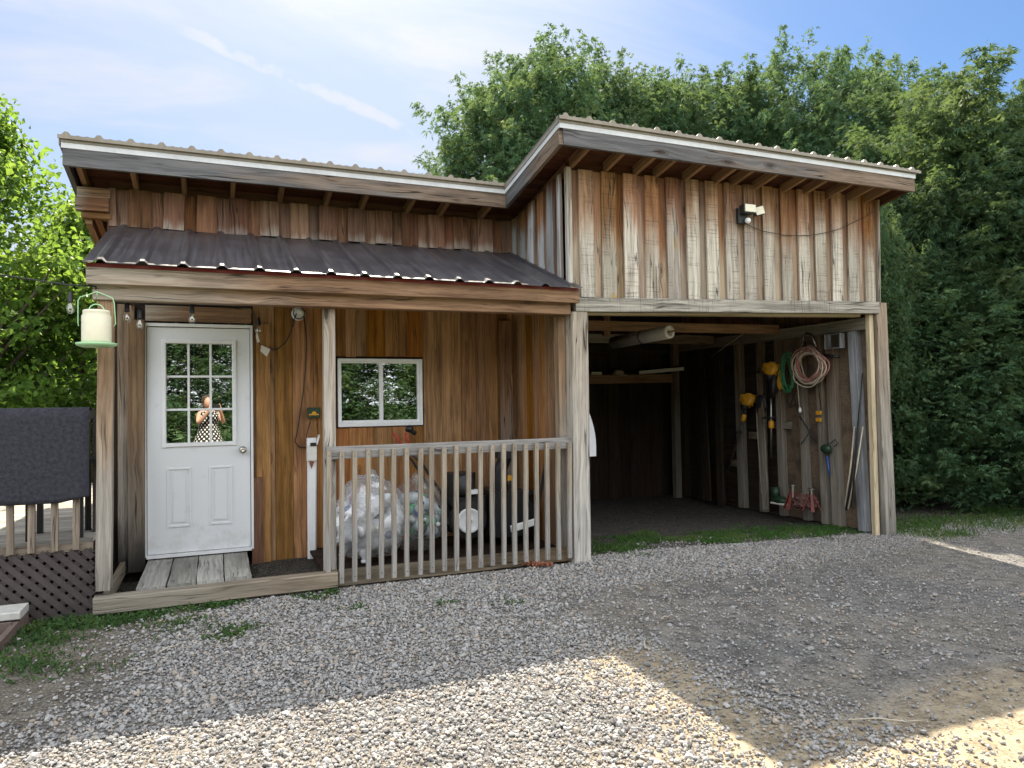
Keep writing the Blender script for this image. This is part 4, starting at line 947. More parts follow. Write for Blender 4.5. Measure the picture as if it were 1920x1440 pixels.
# tub with label
p = onY(972, 945, -.55)
tb = thing('black_tub', 'black rounded plastic tub with yellow label near the right end of the railing', 'tub', V((p.x, -.5, .25)))
MB().lathe([(.0, .0), (.15, .0), (.17, .03), (.20, .30), (.205, .44), (.215, .45), (.215, .47), (.19, .475), (.0, .49)], (p.x, -.48, .25), (0, 0, 1), 28).build('shell', M['black'], tb, True)
q = onY(958, 896, -.685); mb = MB(); mb.board(q+V((-.035, 0, 0)), q+V((.035, 0, 0)), (0, 0, 1), .05, .006); mb.build('label_sticker', M['yellow'], tb)
# hockey stick
b0 = onY(958, 992, -1.02); b1 = onY(1005, 978, -1.0); tip = onY(1036, 790, -.45)
hs = thing('hockey_stick', 'dark hockey stick with white taped blade leaning behind the right balusters', 'hockey stick', b1)
MB().board(b0, b1, (0, 0, 1), .062, .02, seg=3, jit=.002, ch=.006).build('blade', M['white'], hs)
MB().board(b1, tip, (1, 0, 0), .028, .02).build('shaft', M['black'], hs)
for i, (x0, y0, x1, y1, lab) in enumerate(((1019, 1000, 1038, 700, 'thin black fishing rod leaning at the right end of the porch wall'), (1003, 1000, 1027, 760, 'shorter dark rod leaning just left of the fishing rod'))):
    a, b = onY(x0, y0, -.45), onY(x1, y1, -.06)
    fr = thing('fishing_rod', lab, 'rod', a)
    MB().tube([a, a+(b-a)*.5, b], [.009, .007, .003], 6).build('blank', M['black'], fr, True)
    MB().tube([a+(b-a)*.18, a+(b-a)*.34], .015, 8).build('grip', M['hose_tan'] if i == 0 else M['blackrub'], fr, True)
# bolt cutter
bc = thing('bolt_cutter', 'red handled bolt cutter propped on the porch wall under the window', 'bolt cutter', onY(765, 830, -.25))
MB().tube([onY(737, 812, -.2), onY(748, 826, -.2), onY(768, 850, -.22)], .011, 7).build('handle', M['redpl'], bc, True)
MB().tube([onY(759, 812, -.2), onY(764, 824, -.2), onY(772, 850, -.22)], .011, 7).build('handle', M['redpl'], bc, True)
mb = MB(); q = onY(768, 804, -.2); mb.blob(q, (.045, .03, .035), 2, .3, 3, 2); mb.board(q+V((.0, 0, -.01)), q+V((.06, 0, -.05)), (0, 0, 1), .04, .02); mb.build('jaw', M['black'], bc, True)
# rusty chain on the gravel
def chain():
    mb = MB(); P0 = onZ(970, 1058, .19); P1 = onZ(1035, 1060, .19); r = random.Random(4)
    for k in range(46):
        t = r.random(); c = P0.lerp(P1, t)+V((r.gauss(0, .02), r.gauss(0, .022), r.uniform(-.004, .02)*(1-t*.6)+.006)); ax = V((r.gauss(0, 1), r.gauss(0, 1), r.gauss(0, .6))).normalized(); x = ax.orthogonal().normalized(); y = ax.cross(x)
        mb.tube([c+x*(.017*math.cos(a))+y*(.011*math.sin(a)) for a in np.linspace(0, 2*math.pi, 11)], .0042, 5, False)
    tag(mb.build('chain', M['rust'], None, True), 'heap of rusty copper coloured chain on the gravel by the railing', 'chain')
chain()
for (x, y, a, L_, lab) in ((1240, 1160, .3, .10, 'small dry leaf stalk lying on the shaded gravel before the garage'), (1590, 1350, -.5, .34, 'long dry twig lying on the shaded ground at the right'), (1210, 1215, 1.0, .2, 'thin dry twig lying just above the shadow corner'), (300, 1222, .8, .14, 'short pale twig lying on the bare soil near the deck')):
    q = onZ(x, y, .185); d_ = V((math.cos(a), math.sin(a), 0)); q.z = gz(q.x, q.y)+.018
    tag(MB().tube([q, q+d_*L_*.4+V((0, .012, .006)), q+d_*L_*.7, q+d_*L_+V((.01, .02, 0))], [.0035, .003, .0025, .0015], 5).build('twig', M['hose_tan'], None, True), lab, 'twig')
# bottle and box inside the window
p = onY(682, 775, .12); t = thing('glass_bottle', 'clear bottle standing inside on the window ledge', 'bottle', p)
MB().lathe([(.03, -.09), (.032, -.08), (.032, .03), (.014, .06), (.012, .09)], p, (0, 0, 1), 14).build('bottle_body', M['clearbottle'], t, True); MB().lathe([(.014, .09), (.014, .105), (0, .105)], p, (0, 0, 1), 12).build('cap', M['white'], t)
p = onY(758, 780, .2); mb = MB(); mb.box(p+V((-.16, 0, -.09)), p+V((.14, .15, .06)), ch=.004); tag(mb.build('carton', M['paper'], None), 'pale carton inside behind the right window pane', 'carton')
mb = MB(); mb.box((1.08, .055, 1.33), (1.92, .4, 1.37), grain=0); mb.build('window_bench', M['innerwood'], S)

# ---- garage things
def rw(x, y, off=.06): return onX(x, y, 6.65-off)
def trimmer(label, top, mid, low, guard, loc):
    t = thing('string_trimmer', label, 'string trimmer', loc)
    ax = (top-mid).normalized()
    MB().blob(top, (.085, .115, .095), 3, .5, 2.4, 3).build('engine', M['yellow'], t, True)
    mb = MB(); mb.blob(top-ax*.11+V((-.02, 0, .02)), (.05, .06, .06), 6, .3, 3, 2); mb.tube([top-ax*.1, top-ax*.26], [.028, .022], 9); mb.build('clutch_grip', M['black'], t, True)
    MB().tube([top-ax*.2, mid, low], .012, 8).build('shaft', M['steel'], t, True)
    MB().lathe([(.02, -.04), (.036, -.02), (.033, .05), (.018, .07)], mid, ax, 12).build('coupler', M['yellow'], t, True)
    x = ax.orthogonal().normalized(); y = ax.cross(x); x = V((0, 1, 0)); y = ax.cross(x).normalized()
    MB().tube([guard+x*(.10*math.cos(a))+y*(.05*math.sin(a)) for a in np.linspace(0, 2*math.pi, 15)], .011, 7, False).build('loop_handle', M['black'], t, True)
    return t
trimmer('yellow string trimmer leaning outward with its lower shaft toward the floor', rw(1402, 750, .1), rw(1394, 785, .12), rw(1365, 885, .16), rw(1380, 810, .14), rw(1365, 885, .16))
trimmer('yellow string trimmer hanging upright on the garage wall beneath its large engine', rw(1445, 692, .12), rw(1446, 798, .09), rw(1446, 860, .09), rw(1441, 783, .12), rw(1446, 860, .1))
t = thing('leaf_blower', 'yellow and black leaf blower hung beside the green cord', 'leaf blower', rw(1462, 705, .06)); MB().blob(rw(1463, 712, .04), (.05, .07, .13), 4, .2, 2, 3).build('casing', M['yellow'], t, True); MB().tube([rw(1452, 700, .1), rw(1450, 730, .1), rw(1448, 745, .1)], [.05, .045, .03], 10).build('nozzle', M['black'], t, True)
def coil(name, label, c, rx, rz_, n, mats, thick, seed, droop=0, cat='cable'):
    r = random.Random(seed); t = thing(name, label, cat, c)
    for m_i, mt in enumerate(mats):
        mb = MB()
        for k in range(n):
            a0 = r.uniform(0, 6.28); kx = rx*r.uniform(.72, 1.05); kz = rz_*r.uniform(.75, 1.05); off = V((-r.uniform(0, .06), r.gauss(0, .022), r.gauss(-.015, .022)))
            pts = []
            for a in np.linspace(0, 2*math.pi, 26):
                wv = 1+.07*math.sin(2*a+a0)+.05*math.sin(3*a+a0*2); pts.append(c+off+V((.012*math.sin(3*a+a0), wv*kx*math.sin(a+.1*math.sin(a0)), kz*math.cos(a) - (kz*.0) - droop*abs(math.sin(a/2))*0 - (rz_-kz)*0.6)))
            mb.tube(pts, thick, 6, False)
        mb.build('loop', mt, t, True)
    return t
c = rw(1521, 683, .1)
coil('cable_coil', 'large tan and red cable coil hung on the garage wall hook', c, .225, .21, 9, [M['hose_tan'], M['hose_red']], .0085, 5)
c = rw(1480, 698, .08)
coil('cord_coil', 'narrow green extension cord looped on the wall left of the tan coil', c, .10, .24, 6, [M['hose_green']], .007, 8)
t = thing('wall_hook', 'bent grey double hook above the tan cable coil', 'hook', rw(1512, 655)); mb = MB(); mb.tube([rw(1503, 662), rw(1506, 634), rw(1512, 624), rw(1522, 628), rw(1530, 650)], .011, 7); mb.build('hook_bar', M['steel'], t, True); MB().tube([rw(1510, 640, .02), rw(1508, 650, .12), rw(1506, 644, .16)], .008, 6).build('prong', M['steel'], t)
mb = MB(); mb.tube([rw(1495, 715, .08), rw(1497, 740, .08), rw(1499, 765, .07)], .006, 6); t = thing('cord_plug', 'white cord end with plug dangling under the cable coils', 'plug', rw(1499, 768)); mb.build('cord', M['hose_tan'], t, True); MB().blob(rw(1500, 769, .07), (.018, .02, .035), 1, .1, 2, 2).build('plug', M['white'], t, True)
p = rw(1566, 640, .03); t = thing('junction_box', 'grey metal electrical box near the top of the garage wall', 'electrical box', p); MB().box(p+V((-.05, -.12, -.085)), p+V((.02, .12, .085)), ch=.005).build('box', M['bluestud'], t); MB().board(p+V((-.056, -.11, 0)), p+V((-.056, .0, 0)), (0, 0, 1), .15, .008).build('cover', M['steel'], t)
p = rw(1548, 668, .05); mb = MB(); mb.tube([rw(1545, 667), rw(1572, 669)], .02, 8); tag(mb.build('flashlight', M['black'], None, True), 'short black torch lying on nails below the electrical box', 'torch')
mb = MB(); mb.tube([rw(1418, 760, .05), rw(1420, 800, .06), rw(1428, 925, .12)], .009, 7); tag(mb.build('pole', M['hose_tan'], None, True), 'long yellowish pole leaning between the two string trimmers', 'pole')
mb = MB(); mb.tube([rw(1423, 690, .05), rw(1424, 760, .05)], .008, 7); tag(mb.build('steel_bar', M['steel'], None, True), 'short straight steel bar hanging left of the upright trimmer', 'bar')
t = thing('rope', 'thin dark rope looping below the green cord', 'rope', rw(1478, 745)); mb = MB(); mb.tube([rw(1476, 735, .04), rw(1474, 750, .05), rw(1482, 763, .05), rw(1492, 758, .05), rw(1488, 742, .05), rw(1490, 735, .04)], .006, 6); mb.build('rope_loop', M['wire'], t, True)
t = thing('hand_tool', 'dark hooked garden tool with crossed rods on the garage wall', 'garden tool', rw(1515, 800)); MB().tube([rw(1499, 780, .04), rw(1515, 805, .05), rw(1531, 830, .05)], .007, 6).build('rod', M['black'], t, True); MB().tube([rw(1524, 795, .04), rw(1515, 815, .05), rw(1502, 832, .05)], .006, 6).build('rod', M['black'], t, True)
for (yy) in (774, 787):
    p = rw(1535, yy, .055); mb = MB(); mb.box(p+V((-.01, -.04, -.022)), p+V((.01, .04, .022)), ch=.004); tag(mb.build('tape_tag', M['yellow'], None), 'upper yellow tape tag on the wall stud' if yy == 774 else 'lower yellow tape tag on the wall stud', 'tag')
t = thing('hand_brush', 'dark blue brush hanging by its loop on the garage wall', 'brush', rw(1549, 850)); MB().blob(rw(1549, 842, .07), (.04, .08, .06), 5, .3, 3, 2).build('brush_head', M['dkgreen'], t, True); MB().tube([rw(1551, 855, .06), rw(1554, 880, .06), rw(1555, 895, .06)], [.014, .011, .006], 7).build('brush_handle', M['bluepl'], t, True); MB().tube([rw(1556, 832, .06), rw(1566, 824, .06), rw(1571, 831, .06), rw(1564, 838, .06)], .006, 5).build('hang_loop', M['wire'], t, True)
# leaning strips by the jamb
t = thing('rod_bundle', 'bundle of dark and pale thin rods leaning beside the garage jamb', 'rods', rw(1590, 950, .3))
for i, (x0, y0, x1, y1, mt) in enumerate(((1586, 957, 1612, 770, 'black'), (1590, 955, 1618, 800, 'hose_tan'), (1584, 950, 1602, 800, 'hose_tan'), (1596, 950, 1617, 700, 'black'), (1588, 957, 1614, 740, 'blackrub'))):
    MB().tube([rw(x0, y0, .22), rw((x0+x1)/2+2, (y0+y1)/2, .14), rw(x1, y1, .03)], .009, 7).build('rod', M[mt], t, True)
for (xa, ya, xb, yb, w_, lab) in ((1436, 955, 1424, 700, .09, 'dark rough plank leaning just left of the upright trimmer'), (1352, 950, 1346, 720, .12, 'wide dark plank leaning deep in the bay beyond the trimmers'), (1330, 940, 1318, 690, .08, 'narrow plank leaning deepest in the bay near the back corner')):
    a_, b_ = rw(xa, ya, .22), rw(xb, yb, .06); mb = MB(); mb.board(a_, b_, (0, 1, 0), w_, .025, seg=3, jit=.002); tag(mb.build('plank', M['innerwood' if xa > 1400 else 'innerdark'], None), lab, 'plank')
t = thing('tool_bag', 'black tool bag hanging between the two yellow trimmers', 'bag', rw(1426, 750, .08)); MB().blob(rw(1427, 757, .07), (.05, .10, .16), 9, .3, 2, 3).build('pouch', M['black'], t, True); MB().tube([rw(1419, 742, .06), rw(1422, 715, .05), rw(1430, 715, .05), rw(1434, 742, .06)], .007, 6).build('strap', M['black'], t, True)
p = rw(1508, 950, .16); tag(MB().blob(p+V((0, 0, .05)), (.10, .17, .09), 12, .45, 2.4, 4, sq=.6, fold=.4).build('crumpled_tarp', M['tarp'], None, True), 'crumpled dull pink tarp lying between the two red jack stands', 'tarp')
for i, (xx, yy, lab) in enumerate(((1478, 735, 'thin black cord loop dangling under the green cord'), (1537, 700, 'thin black cord hanging straight down beside the tan cable coil'))):
    mb = MB(); mb.tube([rw(xx, yy-40, .04), rw(xx+2, yy-10, .05), rw(xx-2, yy+25, .05), rw(xx+3, yy+(30 if i == 0 else 75), .05)] + ([rw(xx+9, yy+10, .05), rw(xx+8, yy-30, .04)] if i == 0 else []), .005, 6); tag(mb.build('hanging_cord', M['wire'], None, True), lab, 'cord')
mb = MB(); mb.tube([onX(1330, 672, 6.4), onX(1362, 648, 6.4), onX(1395, 625, 6.4)], .004, 5); tag(mb.build('string', M['hose_tan'], None, True), 'pale string stretched slantwise under the garage ceiling', 'string')
# red jack stands and clutter at the wall foot
def jack(label, c, s, rz_):
    t = thing('jack_stand', label, 'jack stand', c)
    mb = MB()
    for a in range(4):
        q = rz_+a*math.pi/2; mb.board(V(c)+V((math.cos(q)*.13*s, math.sin(q)*.13*s, 0)), V(c)+V((math.cos(q)*.03*s, math.sin(q)*.03*s, .24*s)), (math.cos(q+1.57), math.sin(q+1.57), 0), .05*s, .012, w1=.02)
    mb.build('legs', M['dullred'], t); MB().lathe([(.028*s, .16*s), (.028*s, .3*s), (.05*s, .31*s), (.05*s, .33*s)], c, (0, 0, 1), 10).build('post', M['steel'], t)
jack('dull red jack stand on the garage floor at the wall foot, left of two', V(rw(1487, 955, .22)), .9, .3); jack('dull red jack stand on the garage floor at the wall foot, right of two', V(rw(1522, 958, .2)), .8, .9)
p = rw(1462, 945, .2); t = thing('boot', 'dark boot with pale sole by the red jack stands', 'boot', p); mb = MB(); mb.blob(p+V((0, 0, .05)), (.06, .12, .05), 2, .2, 2, 3, sq=.7); mb.tube([p+V((0, .06, .06)), p+V((0, .07, .2))], [.05, .055], 10); mb.build('upper', M['dkgreen'], t, True); MB().box(p+V((-.05, -.13, -.005)), p+V((.05, .11, .018)), grain=1, ch=.008).build('sole', M['paper'], t)
# roll under the rafters
a, b = onY(1256, 622, -.55), onY(1150, 643, .35)
t = thing('vinyl_roll', 'off white roll of sheet vinyl tied up under the garage rafters', 'roll', (a+b)/2); ax = (b-a).normalized(); L = (b-a).length
MB().lathe([(.038, .06), (.038, 0), (.072, 0), (.074, .02), (.072, L), (.03, L)], a, ax, 28).build('roll', M['roll'], t, True)
for k in (.45,): MB().lathe([(.073, L*k), (.078, L*k), (.078, L*k+.012), (.073, L*k+.012)], a, ax, 24).build('tie_cord', M['black'], t, True)
MB().tube([a+ax*.25, a-ax*.22], .010, 7).build('core_rod', M['rafter'], t)
# shelf things
for (x, y, r, mt, nm, lab, cat) in ((1112, 698, .05, 'cream', 'carton', 'small cream carton at the left end of the garage shelf', 'carton'),):
    p = V((5.25, 2.42, 1.96)); mb = MB(); mb.box(p+V((-.09, -.06, 0)), p+V((.09, .06, .07)), ch=.004); tag(mb.build(nm, M[mt], None), lab, cat)
p = V((5.65, 2.42, 1.96)); t = thing('cap', 'tan work cap lying on the garage shelf', 'cap', p); MB().blob(p+V((0, 0, .05)), (.10, .09, .06), 3, .12, 2, 3, sq=.8).build('crown', M['hose_tan'], t, True); MB().board(p+V((-.07, -.11, .02)), p+V((.07, -.11, .02)), (0, 1, 0), .09, .01).build('brim', M['hose_tan'], t)
a, b = V((6.0, 2.38, 2.02)), V((6.62, 2.1, 2.07)); mb = MB(); mb.board(a, b, (0, 0, 1), .055, .03, ch=.006); tag(mb.build('trim_strip', M['roll'], None), 'pale trim strip propped on the garage shelf near the back corner', 'trim strip')
# pale sheet edge behind the middle post
def sheet():
    mb = MB(); p = onY(1098, 800, -.2); pts = []
    n = 10
    for i in range(n+1):
        t_ = i/n; z = 1.62-.62*t_*1.0; w = .14*math.sin(min(1, t_*1.25)*math.pi*.5); pts.append((p.x-.25, p.x+w, z))
    b0 = len(mb.v)
    for (xa, xb, z) in pts: mb.v += [V((xa, -.2, z)), V((xb, -.17, z)), V((xa, -.185, z)), V((xb, -.155, z))]
    for i in range(n): q = b0+i*4; mb.face([q, q+1, q+5, q+4]); mb.face([q+2, q+6, q+7, q+3]); mb.face([q+1, q+3, q+7, q+5])
    tag(mb.build('plastic_sheet', M['jug'], None, True), 'pale curved plastic sheet edge showing behind the middle post', 'sheet')
sheet()
# ------------------------------------------------------------------ deck on the left
DK = thing('deck', 'raised wooden deck with baluster rail and brown lattice skirt left of the shed', 'deck', (-1.6, -1.0, .15))
mb = MB(); y = -1.16
while y < 3.4: mb.board((-4.2, y, .64), (-.90 if y > 0 else -.84, y, .64), (0, 1, 0), .135, .03, seg=3, jit=.002); y += .142
mb.build('deck_boards', M['deckwood'], DK)
def lattice():
    mb = MB(); x0, x1, z0, z1 = -4.0, -.80, .12, .62
    for layer, sgn in ((0, 1), (1, -1)):
        s = x0-1
        while s < x1+1:
            a = V((s, 0, z0)); b = V((s+sgn*(z1-z0), 0, z1)); lo, hi = (a, b)
            d = b-a
            t0, t1 = 0, 1
            for (lim, sg) in ((x0, 1), (x1, -1)):
                pa = (a.x-lim)*sg; pb = (b.x-lim)*sg
                if pa < 0 and pb < 0: t0 = 2
                elif pa < 0: t0 = max(t0, pa/(pa-pb))
                elif pb < 0: t1 = min(t1, pa/(pa-pb))
            if t0 < t1-.01:
                A = a+d*t0; B = a+d*t1; y = -1.235-.009*layer; mb.board((A.x, y, A.z), (B.x, y, B.z), (1, 0, -sgn), .040, .008)
            s += .086
    return mb
lattice().build('lattice_skirt', M['lattice'], DK)
mb = MB(); mb.box((-4.0, -1.18, .10), (-.80, -1.15, .60), grain=0); mb.build('skirt_backing', M['blackrub'], DK)
MB().board((-4.0, -1.215, .662), (-.80, -1.215, .640), (0, 0, 1), .055, .04, seg=3, jit=.002).build('bottom_rail', M['deckbal'], DK)
MB().board((-4.0, -1.215, 1.545), (-.83, -1.215, 1.545), (0, 0, 1), .09, .04, seg=3, jit=.002).build('top_rail', M['darkboard'], DK)
x = -.90
while x > -3.9:
    MB().board((x+random.uniform(-.006, .006), -1.255, .63), (x, -1.255, 1.52), (1, 0, 0), .04, .034, seg=3, jit=.002).build('baluster', M['deckbal'], DK); x -= .1275
MB().board((-.86, -.62, .35), (-.86, -.62, 1.53), (0, 1, 0), .12, .04).build('end_board', M['darkboard'], DK)
for (px, py) in ((-.9, -1.2), (-4.0, -1.2), (-.95, 3.3), (-4.0, 3.3), (-2.4, 3.3)):
    MB().board((px, py+.05, .1), (px, py+.05, .62 if py < 0 else 1.5), (1, 0, 0), .09, .09).build('deck_post', M['deckbal'], DK)
# carpet over the rail
def mat():
    mb = MB(); x0, x1 = -3.4, -.815; n, k = 44, 18
    for s in (0, 1):
        for j in range(k+1):
            t_ = j/k; z = 1.605-.645*t_
            for i in range(n+1):
                u = i/n; x = x0+(x1-x0)*u
                d = .004*math.sin(x*5+t_*2)+.005*mnoise.noise(V((x*3, z*3, 1)))
                zz = z-(.006*math.sin(u*7))*t_
                if u > .93 and t_ > .9: zz += (u-.93)/.07*.04*(t_-.9)/.1
                y = -1.285-d*t_-.014*(1-s)
                if j == 0: y = -1.275-.006*(1-s)
                mb.v.append(V((x, y, zz)))
    N_ = (n+1)*(k+1)
    for j in range(k):
        for i in range(n):
            q = j*(n+1)+i; mb.face([q, q+n+1, q+n+2, q+1]); mb.face([N_+q, N_+q+1, N_+q+n+2, N_+q+n+1])
    for j in range(k): q = j*(n+1)+n; mb.face([q, q+n+1, N_+q+n+1, N_+q]); 
    for i in range(n): q = k*(n+1)+i; mb.face([q, N_+q, N_+q+1, q+1])
    b0 = len(mb.v)
    for i in range(n+1):
        x = x0+(x1-x0)*i/n; mb.v += [V((x, -1.281, 1.605)), V((x, -1.215, 1.612)), V((x, -1.16, 1.59))]
    for i in range(n): q = b0+i*3; mb.face([q, q+3, q+4, q+1]); mb.face([q+1, q+4, q+5, q+2])
    tag(mb.build('carpet_mat', M['carpet'], None, True), 'charcoal carpet mat hung over the deck railing', 'mat')
mat()
# grill behind the mat
g0 = onY(36, 772, -.95); g1 = onY(157, 772, -.95)
gr = thing('barbecue_grill', 'black barbecue grill on the deck behind the carpet mat', 'grill', V(((g0.x+g1.x)/2, -.75, .655)))
zt_ = g0.z
mb = MB(); mb.box((g0.x+.02, -.95, 1.22), (g1.x-.02, -.5, zt_-.09), grain=0, ch=.03); mb.build('firebox', M['black'], gr)
mb = MB(); n = 10
prof = [V((0, -.95+.225-.225*math.cos(a), zt_-.09+.085*math.sin(a))) for a in np.linspace(0, math.pi, n)]
for i in range(n-1):
    a, b = prof[i], prof[i+1]; mb.quad([V((g0.x+.02, a.y, a.z)), V((g1.x-.02, a.y, a.z)), V((g1.x-.02, b.y, b.z)), V((g0.x+.02, b.y, b.z))])
for xx in (g0.x+.02, g1.x-.02): mb.quad([V((xx, p_.y, p_.z)) for p_ in prof])
mb.build('lid', M['steel'], gr, True)
for xx in (g0.x, g1.x): MB().box((xx-.02, -.99, zt_-.07), (xx+.02, -.55, zt_+.018), grain=1, ch=.01).build('lid_end', M['black'], gr)
MB().tube([(g0.x+.03, -.99, zt_-.02), (g1.x-.03, -.99, zt_-.02)], .014, 8).build('lid_handle', M['black'], gr, True)
for xx in (g0.x+.05, g1.x-.03):
    for yy in (-.9, -.55): MB().box((xx-.02, yy-.02, .655), (xx+.02, yy+.02, 1.22), ch=.004).build('leg', M['black'], gr)
MB().box((g1.x-.02, -.93, 1.2), (g1.x+.10, -.52, 1.23), grain=1, ch=.006).build('side_shelf', M['black'], gr)
MB().tube([(g1.x+.10, -.9, 1.21), (g1.x+.12, -.85, 1.21), (g1.x+.12, -.6, 1.21), (g1.x+.10, -.55, 1.21)], .01, 7).build('shelf_handle', M['steel'], gr, True)
# deck chair leg shape seen through balusters
# steps bottom left
sp_ = thing('deck_steps', 'worn pale step with brown side at the lower left corner', 'steps', (-1.4, -1.7, .15))
mb = MB(); mb.board((-2.5, -1.42, .285), (-1.165, -1.42, .285), (0, 1, 0), .24, .05, seg=3, jit=.003, ch=.006); mb.build('tread', M['concrete'], sp_)
mb = MB(); mb.board((-2.5, -1.88, .20), (-1.20, -1.86, .20), (0, 1, 0), .28, .05, seg=3, jit=.003, ch=.006); mb.build('tread', M['concrete'], sp_)
mb = MB(); mb.board((-1.18, -1.32, .20), (-1.21, -2.03, .16), (0, 0, 1), .12, .035); mb.board((-2.5, -1.58, .2), (-1.2, -1.58, .2), (0, 0, 1), .12, .03); mb.build('stringer', M['brownpaint'], sp_)

# ------------------------------------------------------------------ the photographer, seen only mirrored in the door glass
def photographer():
    H = CAM - CF*.02                              # phone centre
    fw = V((CF.x, CF.y, 0)).normalized(); rt = V((CR.x, CR.y, 0)).normalized()
    base = CAM - fw*.36; base.z = .145
    def at(r, f, z): return base + rt*r + fw*f + V((0, 0, z-.0))
    verts = []; edges = []; radii = []
    def add(p, r, par=None):
        verts.append(p); radii.append(r); i = len(verts)-1
        if par is not None: edges.append((par, i))
        return i
    pel = add(at(0, 0, .90), (.15, .11)); wai = add(at(0, 0, 1.06), (.125, .095), pel); che = add(at(0, .01, 1.22), (.14, .105), wai); ush = add(at(0, 0, 1.34), (.085, .065), che)
    nk = add(at(-.01, .02, 1.42), (.045, .045), ush)
    for s in (-1, 1):
        hip = add(at(s*.09, 0, .84), (.09, .09), pel); kn = add(at(s*.10, .02, .47), (.055, .055), hip); an = add(at(s*.10, -.02, .08), (.036, .036), kn); add(at(s*.12, .13, .03), (.035, .026), an)
        sh = add(at(s*.165, 0, 1.34), (.052, .052), ush); el = add(at(s*.235, .13, 1.16), (.040, .040), sh)
        hand = H + CR*s*.085 - CF*.025; wr = add(hand - V((0, 0, .075)) - CF*.02 + rt*s*.02, (.026, .026), el); pa = add(hand - V((0, 0, .02)) + rt*s*.012, (.030, .018), wr)
        for k in range(4): 
            f1 = add(hand + V((0, 0, -.01+.021*k)) + rt*s*.004 - CF*.012, (.009, .009), pa); add(hand + V((0, 0, -.012+.021*k)) - rt*s*.016 + CF*.001, (.008, .008), f1)
        th_ = add(hand + V((0, 0, .0)) - CF*.03 - rt*s*.01, (.010, .010), pa); add(hand - CF*.022 - rt*s*.035, (.008, .008), th_)
    me = bpy.data.meshes.new('person'); me.from_pydata([tuple(v) for v in verts], edges, []); 
    o = bpy.data.objects.new('person', me); COL.objects.link(o)
    skin = plain('skin', (.52, .30, .22), .5, var=.06); me.materials.append(skin)
    md = o.modifiers.new('skin', 'SKIN'); md.use_smooth_shade = True
    if not me.skin_vertices: 
        bpy.context.view_layer.objects.active = o
    sl = me.skin_vertices[0].data if me.skin_vertices else None
    if sl:
        for i, r in enumerate(radii): sl[i].radius = r
        sl[0].use_root = True
    o.modifiers.new('sub', 'SUBSURF').render_levels = 2
    tag(o, 'person in black dress with white dots holding up a phone, mirrored in door glass', 'person')
    # head with a face
    hd = at(-.035, .05, 1.53); mb = MB(); bm = bmesh.new(); bmesh.ops.create_icosphere(bm, subdivisions=3, radius=1)
    for v in bm.verts:
        d = v.co.copy(); x, y, z = d
        w = .075*(1-.22*max(0, -z)); p = V((x*w, y*.092, z*.112))
        if y > .5: p.y += .016*math.exp(-((x/.14)**2+((z+.12)/.22)**2)); p.y -= .008*(math.exp(-(((x-.36)/.16)**2+((z-.08)/.12)**2))+math.exp(-(((x+.36)/.16)**2+((z-.08)/.12)**2)))
        if y > .5: p.y += .006*math.exp(-((x/.28)**2+((z+.48)/.08)**2))
        mb.v.append(hd+rt*p.x+fw*p.y+V((0, 0, p.z)))
    for f in bm.faces: mb.face([v.index for v in f.verts])
    bm.free()
    for s in (-1, 1): mb.blob(hd+rt*s*.075+fw*-.01, (.012, .018, .03), 1, .1, 2, 2)
    head = mb.build('head', skin, None, True); head.parent = o
    mb = MB(); mb.blob(hd+fw*-.028+V((0, 0, .03)), (.092, .092, .108), 3, .14, 3, 3); hair = mb.build('hair', plain('brown_hair', (.06, .032, .02), .5), None, True); hair.parent = o
    m, g, out = newmat('polka_dot_cloth'); uv = g('ShaderNodeUVMap', uv_map='UVMap'); sp = g.nt.nodes.new('ShaderNodeSeparateXYZ'); g.set(sp.inputs[0], uv)
    def dots(ox):
        fx = g.m('SUBTRACT', g.m('FRACT', g.m('ADD', g.m('MULTIPLY', sp.outputs[0], 12), ox)), .5); fy = g.m('SUBTRACT', g.m('FRACT', g.m('ADD', g.m('MULTIPLY', sp.outputs[1], 12), ox)), .5)
        return g.m('LESS_THAN', g.m('ADD', g.m('MULTIPLY', fx, fx), g.m('MULTIPLY', fy, fy)), .037)
    principled(g, out, g.mix(g.m('MAXIMUM', dots(0), dots(.5)), (.012, .012, .014), (.75, .73, .7)), .8)
    mb = MB(); prof = [(.34, .55), (.29, .72), (.24, .88), (.20, .98), (.175, 1.08), (.185, 1.18), (.20, 1.25), (.19, 1.32), (.14, 1.375)]; n = 32
    for (r_, z) in prof:
        for k in range(n):
            a = 2*math.pi*k/n; mb.v.append(at(r_*math.cos(a), r_*.72*math.sin(a), z))
    for i in range(len(prof)-1):
        for k in range(n):
            j = (k+1) % n; mb.face([i*n+k, i*n+j, (i+1)*n+j, (i+1)*n+k], [(k/n*1.33, prof[i][1]), ((k+1)/n*1.33, prof[i][1]), ((k+1)/n*1.33, prof[i+1][1]), (k/n*1.33, prof[i+1][1])])
    dr = mb.build('dress', m, None, True); dr.parent = o
    ph = thing('phone', 'dark phone held up in both hands, mirrored in the door glass', 'phone', H)
    c = CAM - CF*.014
    MB().board(c-CR*.078, c+CR*.078, CU, .074, .009, ch=.003).build('body', M['black'], ph)
photographer()

